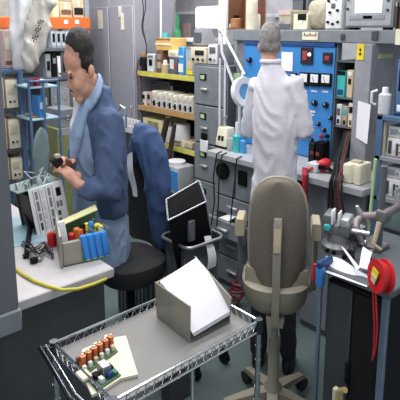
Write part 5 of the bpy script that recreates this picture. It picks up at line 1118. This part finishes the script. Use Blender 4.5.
wr = [el[0]+f*.17-l*.045+UP*.015, el[1]+f*.14+l*.03-UP*.0]
m = M()
m.ell(hd(-.004, 0, .012), FH*.060, LH*.044, UP*.080, 24, 14); m.ell(hd(.014, 0, -.04), FH*.048, LH*.040, UP*.06, 20, 12)
m.ell(hd(.03, 0, -.082), FH*.03, LH*.028, UP*.024, 14, 8)
m.tube([hd(.058, 0, .0), hd(.068, 0, -.022), hd(.074, 0, -.036), hd(.056, 0, -.042)], [.006, .008, .010, .006], 8)
m.ell(hd(.054, 0, -.062), FH*.010, LH*.018, UP*.005, 10, 6); m.ell(hd(.052, 0, -.072), FH*.010, LH*.016, UP*.005, 10, 6)
for s_ in (-1, 1):
    m.ell(hd(-.002, s_*.046, -.018), FH*.012, LH*.009, UP*.022, 12, 8); m.ell(hd(.052, s_*.02, .012), FH*.010, LH*.018, UP*.008, 10, 6); m.ell(hd(.035, s_*.026, -.025), FH*.018, LH*.016, UP*.018, 10, 6)
m.tube([hd(-.016, 0, -.035), hd(-.018, 0, -.085), CT[1.445]], [.036, .035, .045], 14)
m.loft([er(CT[z], l*a*.78, f*b*.78) for z, a, b in ZC])
for i in (0, 1): m.tube([CT[1.39], sh[i], sh[i].lerp(el[i], .5), el[i], el[i].lerp(wr[i], .5), wr[i]], [.03, .034, .03, .026, .024, .017], 12)
hand(m, wr[0], f*.7-l*.3-UP*.1, V((0, 0, -1)), -1, .85, .35); hand(m, wr[1], f*.8+l*.2-UP*.15, V((0, 0, -1)), 1, .85, .4)
hips = [CT[.75]+l*.045, CT[.75]-l*.045]
ank = [FT[0]+UP*.07, FT[1]+UP*.07]
for i in (0, 1): m.tube([hips[i]+UP*.05, hips[i].lerp(ank[i], .45)+f*.012, hips[i].lerp(ank[i], .6), ank[i]], [.055, .042, .038, .024], 12)
remesh(m, .0055, 'body', ['skin2'], t2, 3)
m = M().ell(hd(-.010, 0, .026), FH*.062, LH*.047, UP*.074, 36, 24).ell(hd(-.022, 0, -.005), FH*.048, LH*.046, UP*.06, 30, 18)
shrink_hair(m, hd(-.01, 0, .01), lambda q: (q.z > -.045+max(0, q.dot(FH)+.005)*1.2) and not (q.dot(FH) > .03 and q.z < .045), .72)
remesh(m, .0055, 'hair', ['hairg'], t2, 2, .003, 70)
for s_ in (-1, 1): M().ell(hd(.053, s_*.02, .002), FH*.006, LH*.009, UP*.004, 10, 6).ob('eye', 'eye', t2)
m = M().loft([er(CT[z], l*a, f*b) for z, a, b in ZC])
for i in (0, 1): m.tube([CT[1.39]-UP*.01, sh[i], sh[i].lerp(el[i], .55), el[i], el[i].lerp(wr[i], .45), el[i].lerp(wr[i], .82)], [.045, .047, .044, .042, .038, .034], 16)
remesh(m, .0085, 'lab_coat', ['coat'], t2, 3, .0075, 13)
M().tube([er(CT[1.502]+UP*.004, l*.040, f*.042)[k] for k in (list(range(24))+[0, 1])], .011, 8).ob('collar', 'coat', t2)
m = M()
for i in (0, 1): m.tube([hips[i]+UP*.04, hips[i].lerp(ank[i], .4)+f*.012, hips[i].lerp(ank[i], .6), ank[i]-UP*.02], [.06, .047, .043, .038], 14)
remesh(m, .008, 'trousers', ['trouser'], t2, 3, .006, 14)
for q in FT:
    q = V((q.x, q.y, 0))
    M().loft([er(q+f*.035+UP*z, l*a, f*b, 18, 2.4) for z, a, b in ((.0, .032, .08), (.02, .034, .083), (.05, .032, .07), (.08, .03, .04), (.1, .028, .03))]).ob('shoe', 'shoe', t2)
# ------------------------------------------------------------------ light
w = bpy.data.worlds.new('world'); S.world = w; w.use_nodes = True
w.node_tree.nodes['Background'].inputs['Color'].default_value = (.86, .93, 1.0, 1); w.node_tree.nodes['Background'].inputs['Strength'].default_value = .55
def area(name, loc, sx, sy, power, rot=(0, 0, 0), col=(1, .98, .95)):
    l = bpy.data.lights.new(name, 'AREA'); l.shape = 'RECTANGLE'; l.size = sx; l.size_y = sy; l.energy = power; l.color = col
    o = bpy.data.objects.new(name, l); C.objects.link(o); o.location = loc; o.rotation_euler = rot
area('ceiling_fluorescent', (-1.0, .9, 2.75), .3, 1.6, 26)
area('ceiling_fluorescent', (-2.3, 1.6, 2.75), .3, 1.6, 30)
area('ceiling_fluorescent', (-3.5, 1.6, 2.75), .3, 1.6, 30)
area('ceiling_fluorescent', (-2.2, 3.1, 2.75), 2.0, .3, 20)
S.view_settings.view_transform = 'Standard'; S.view_settings.look = 'None'; S.view_settings.exposure = 0; S.view_settings.gamma = 1
S.view_settings.use_curve_mapping = False
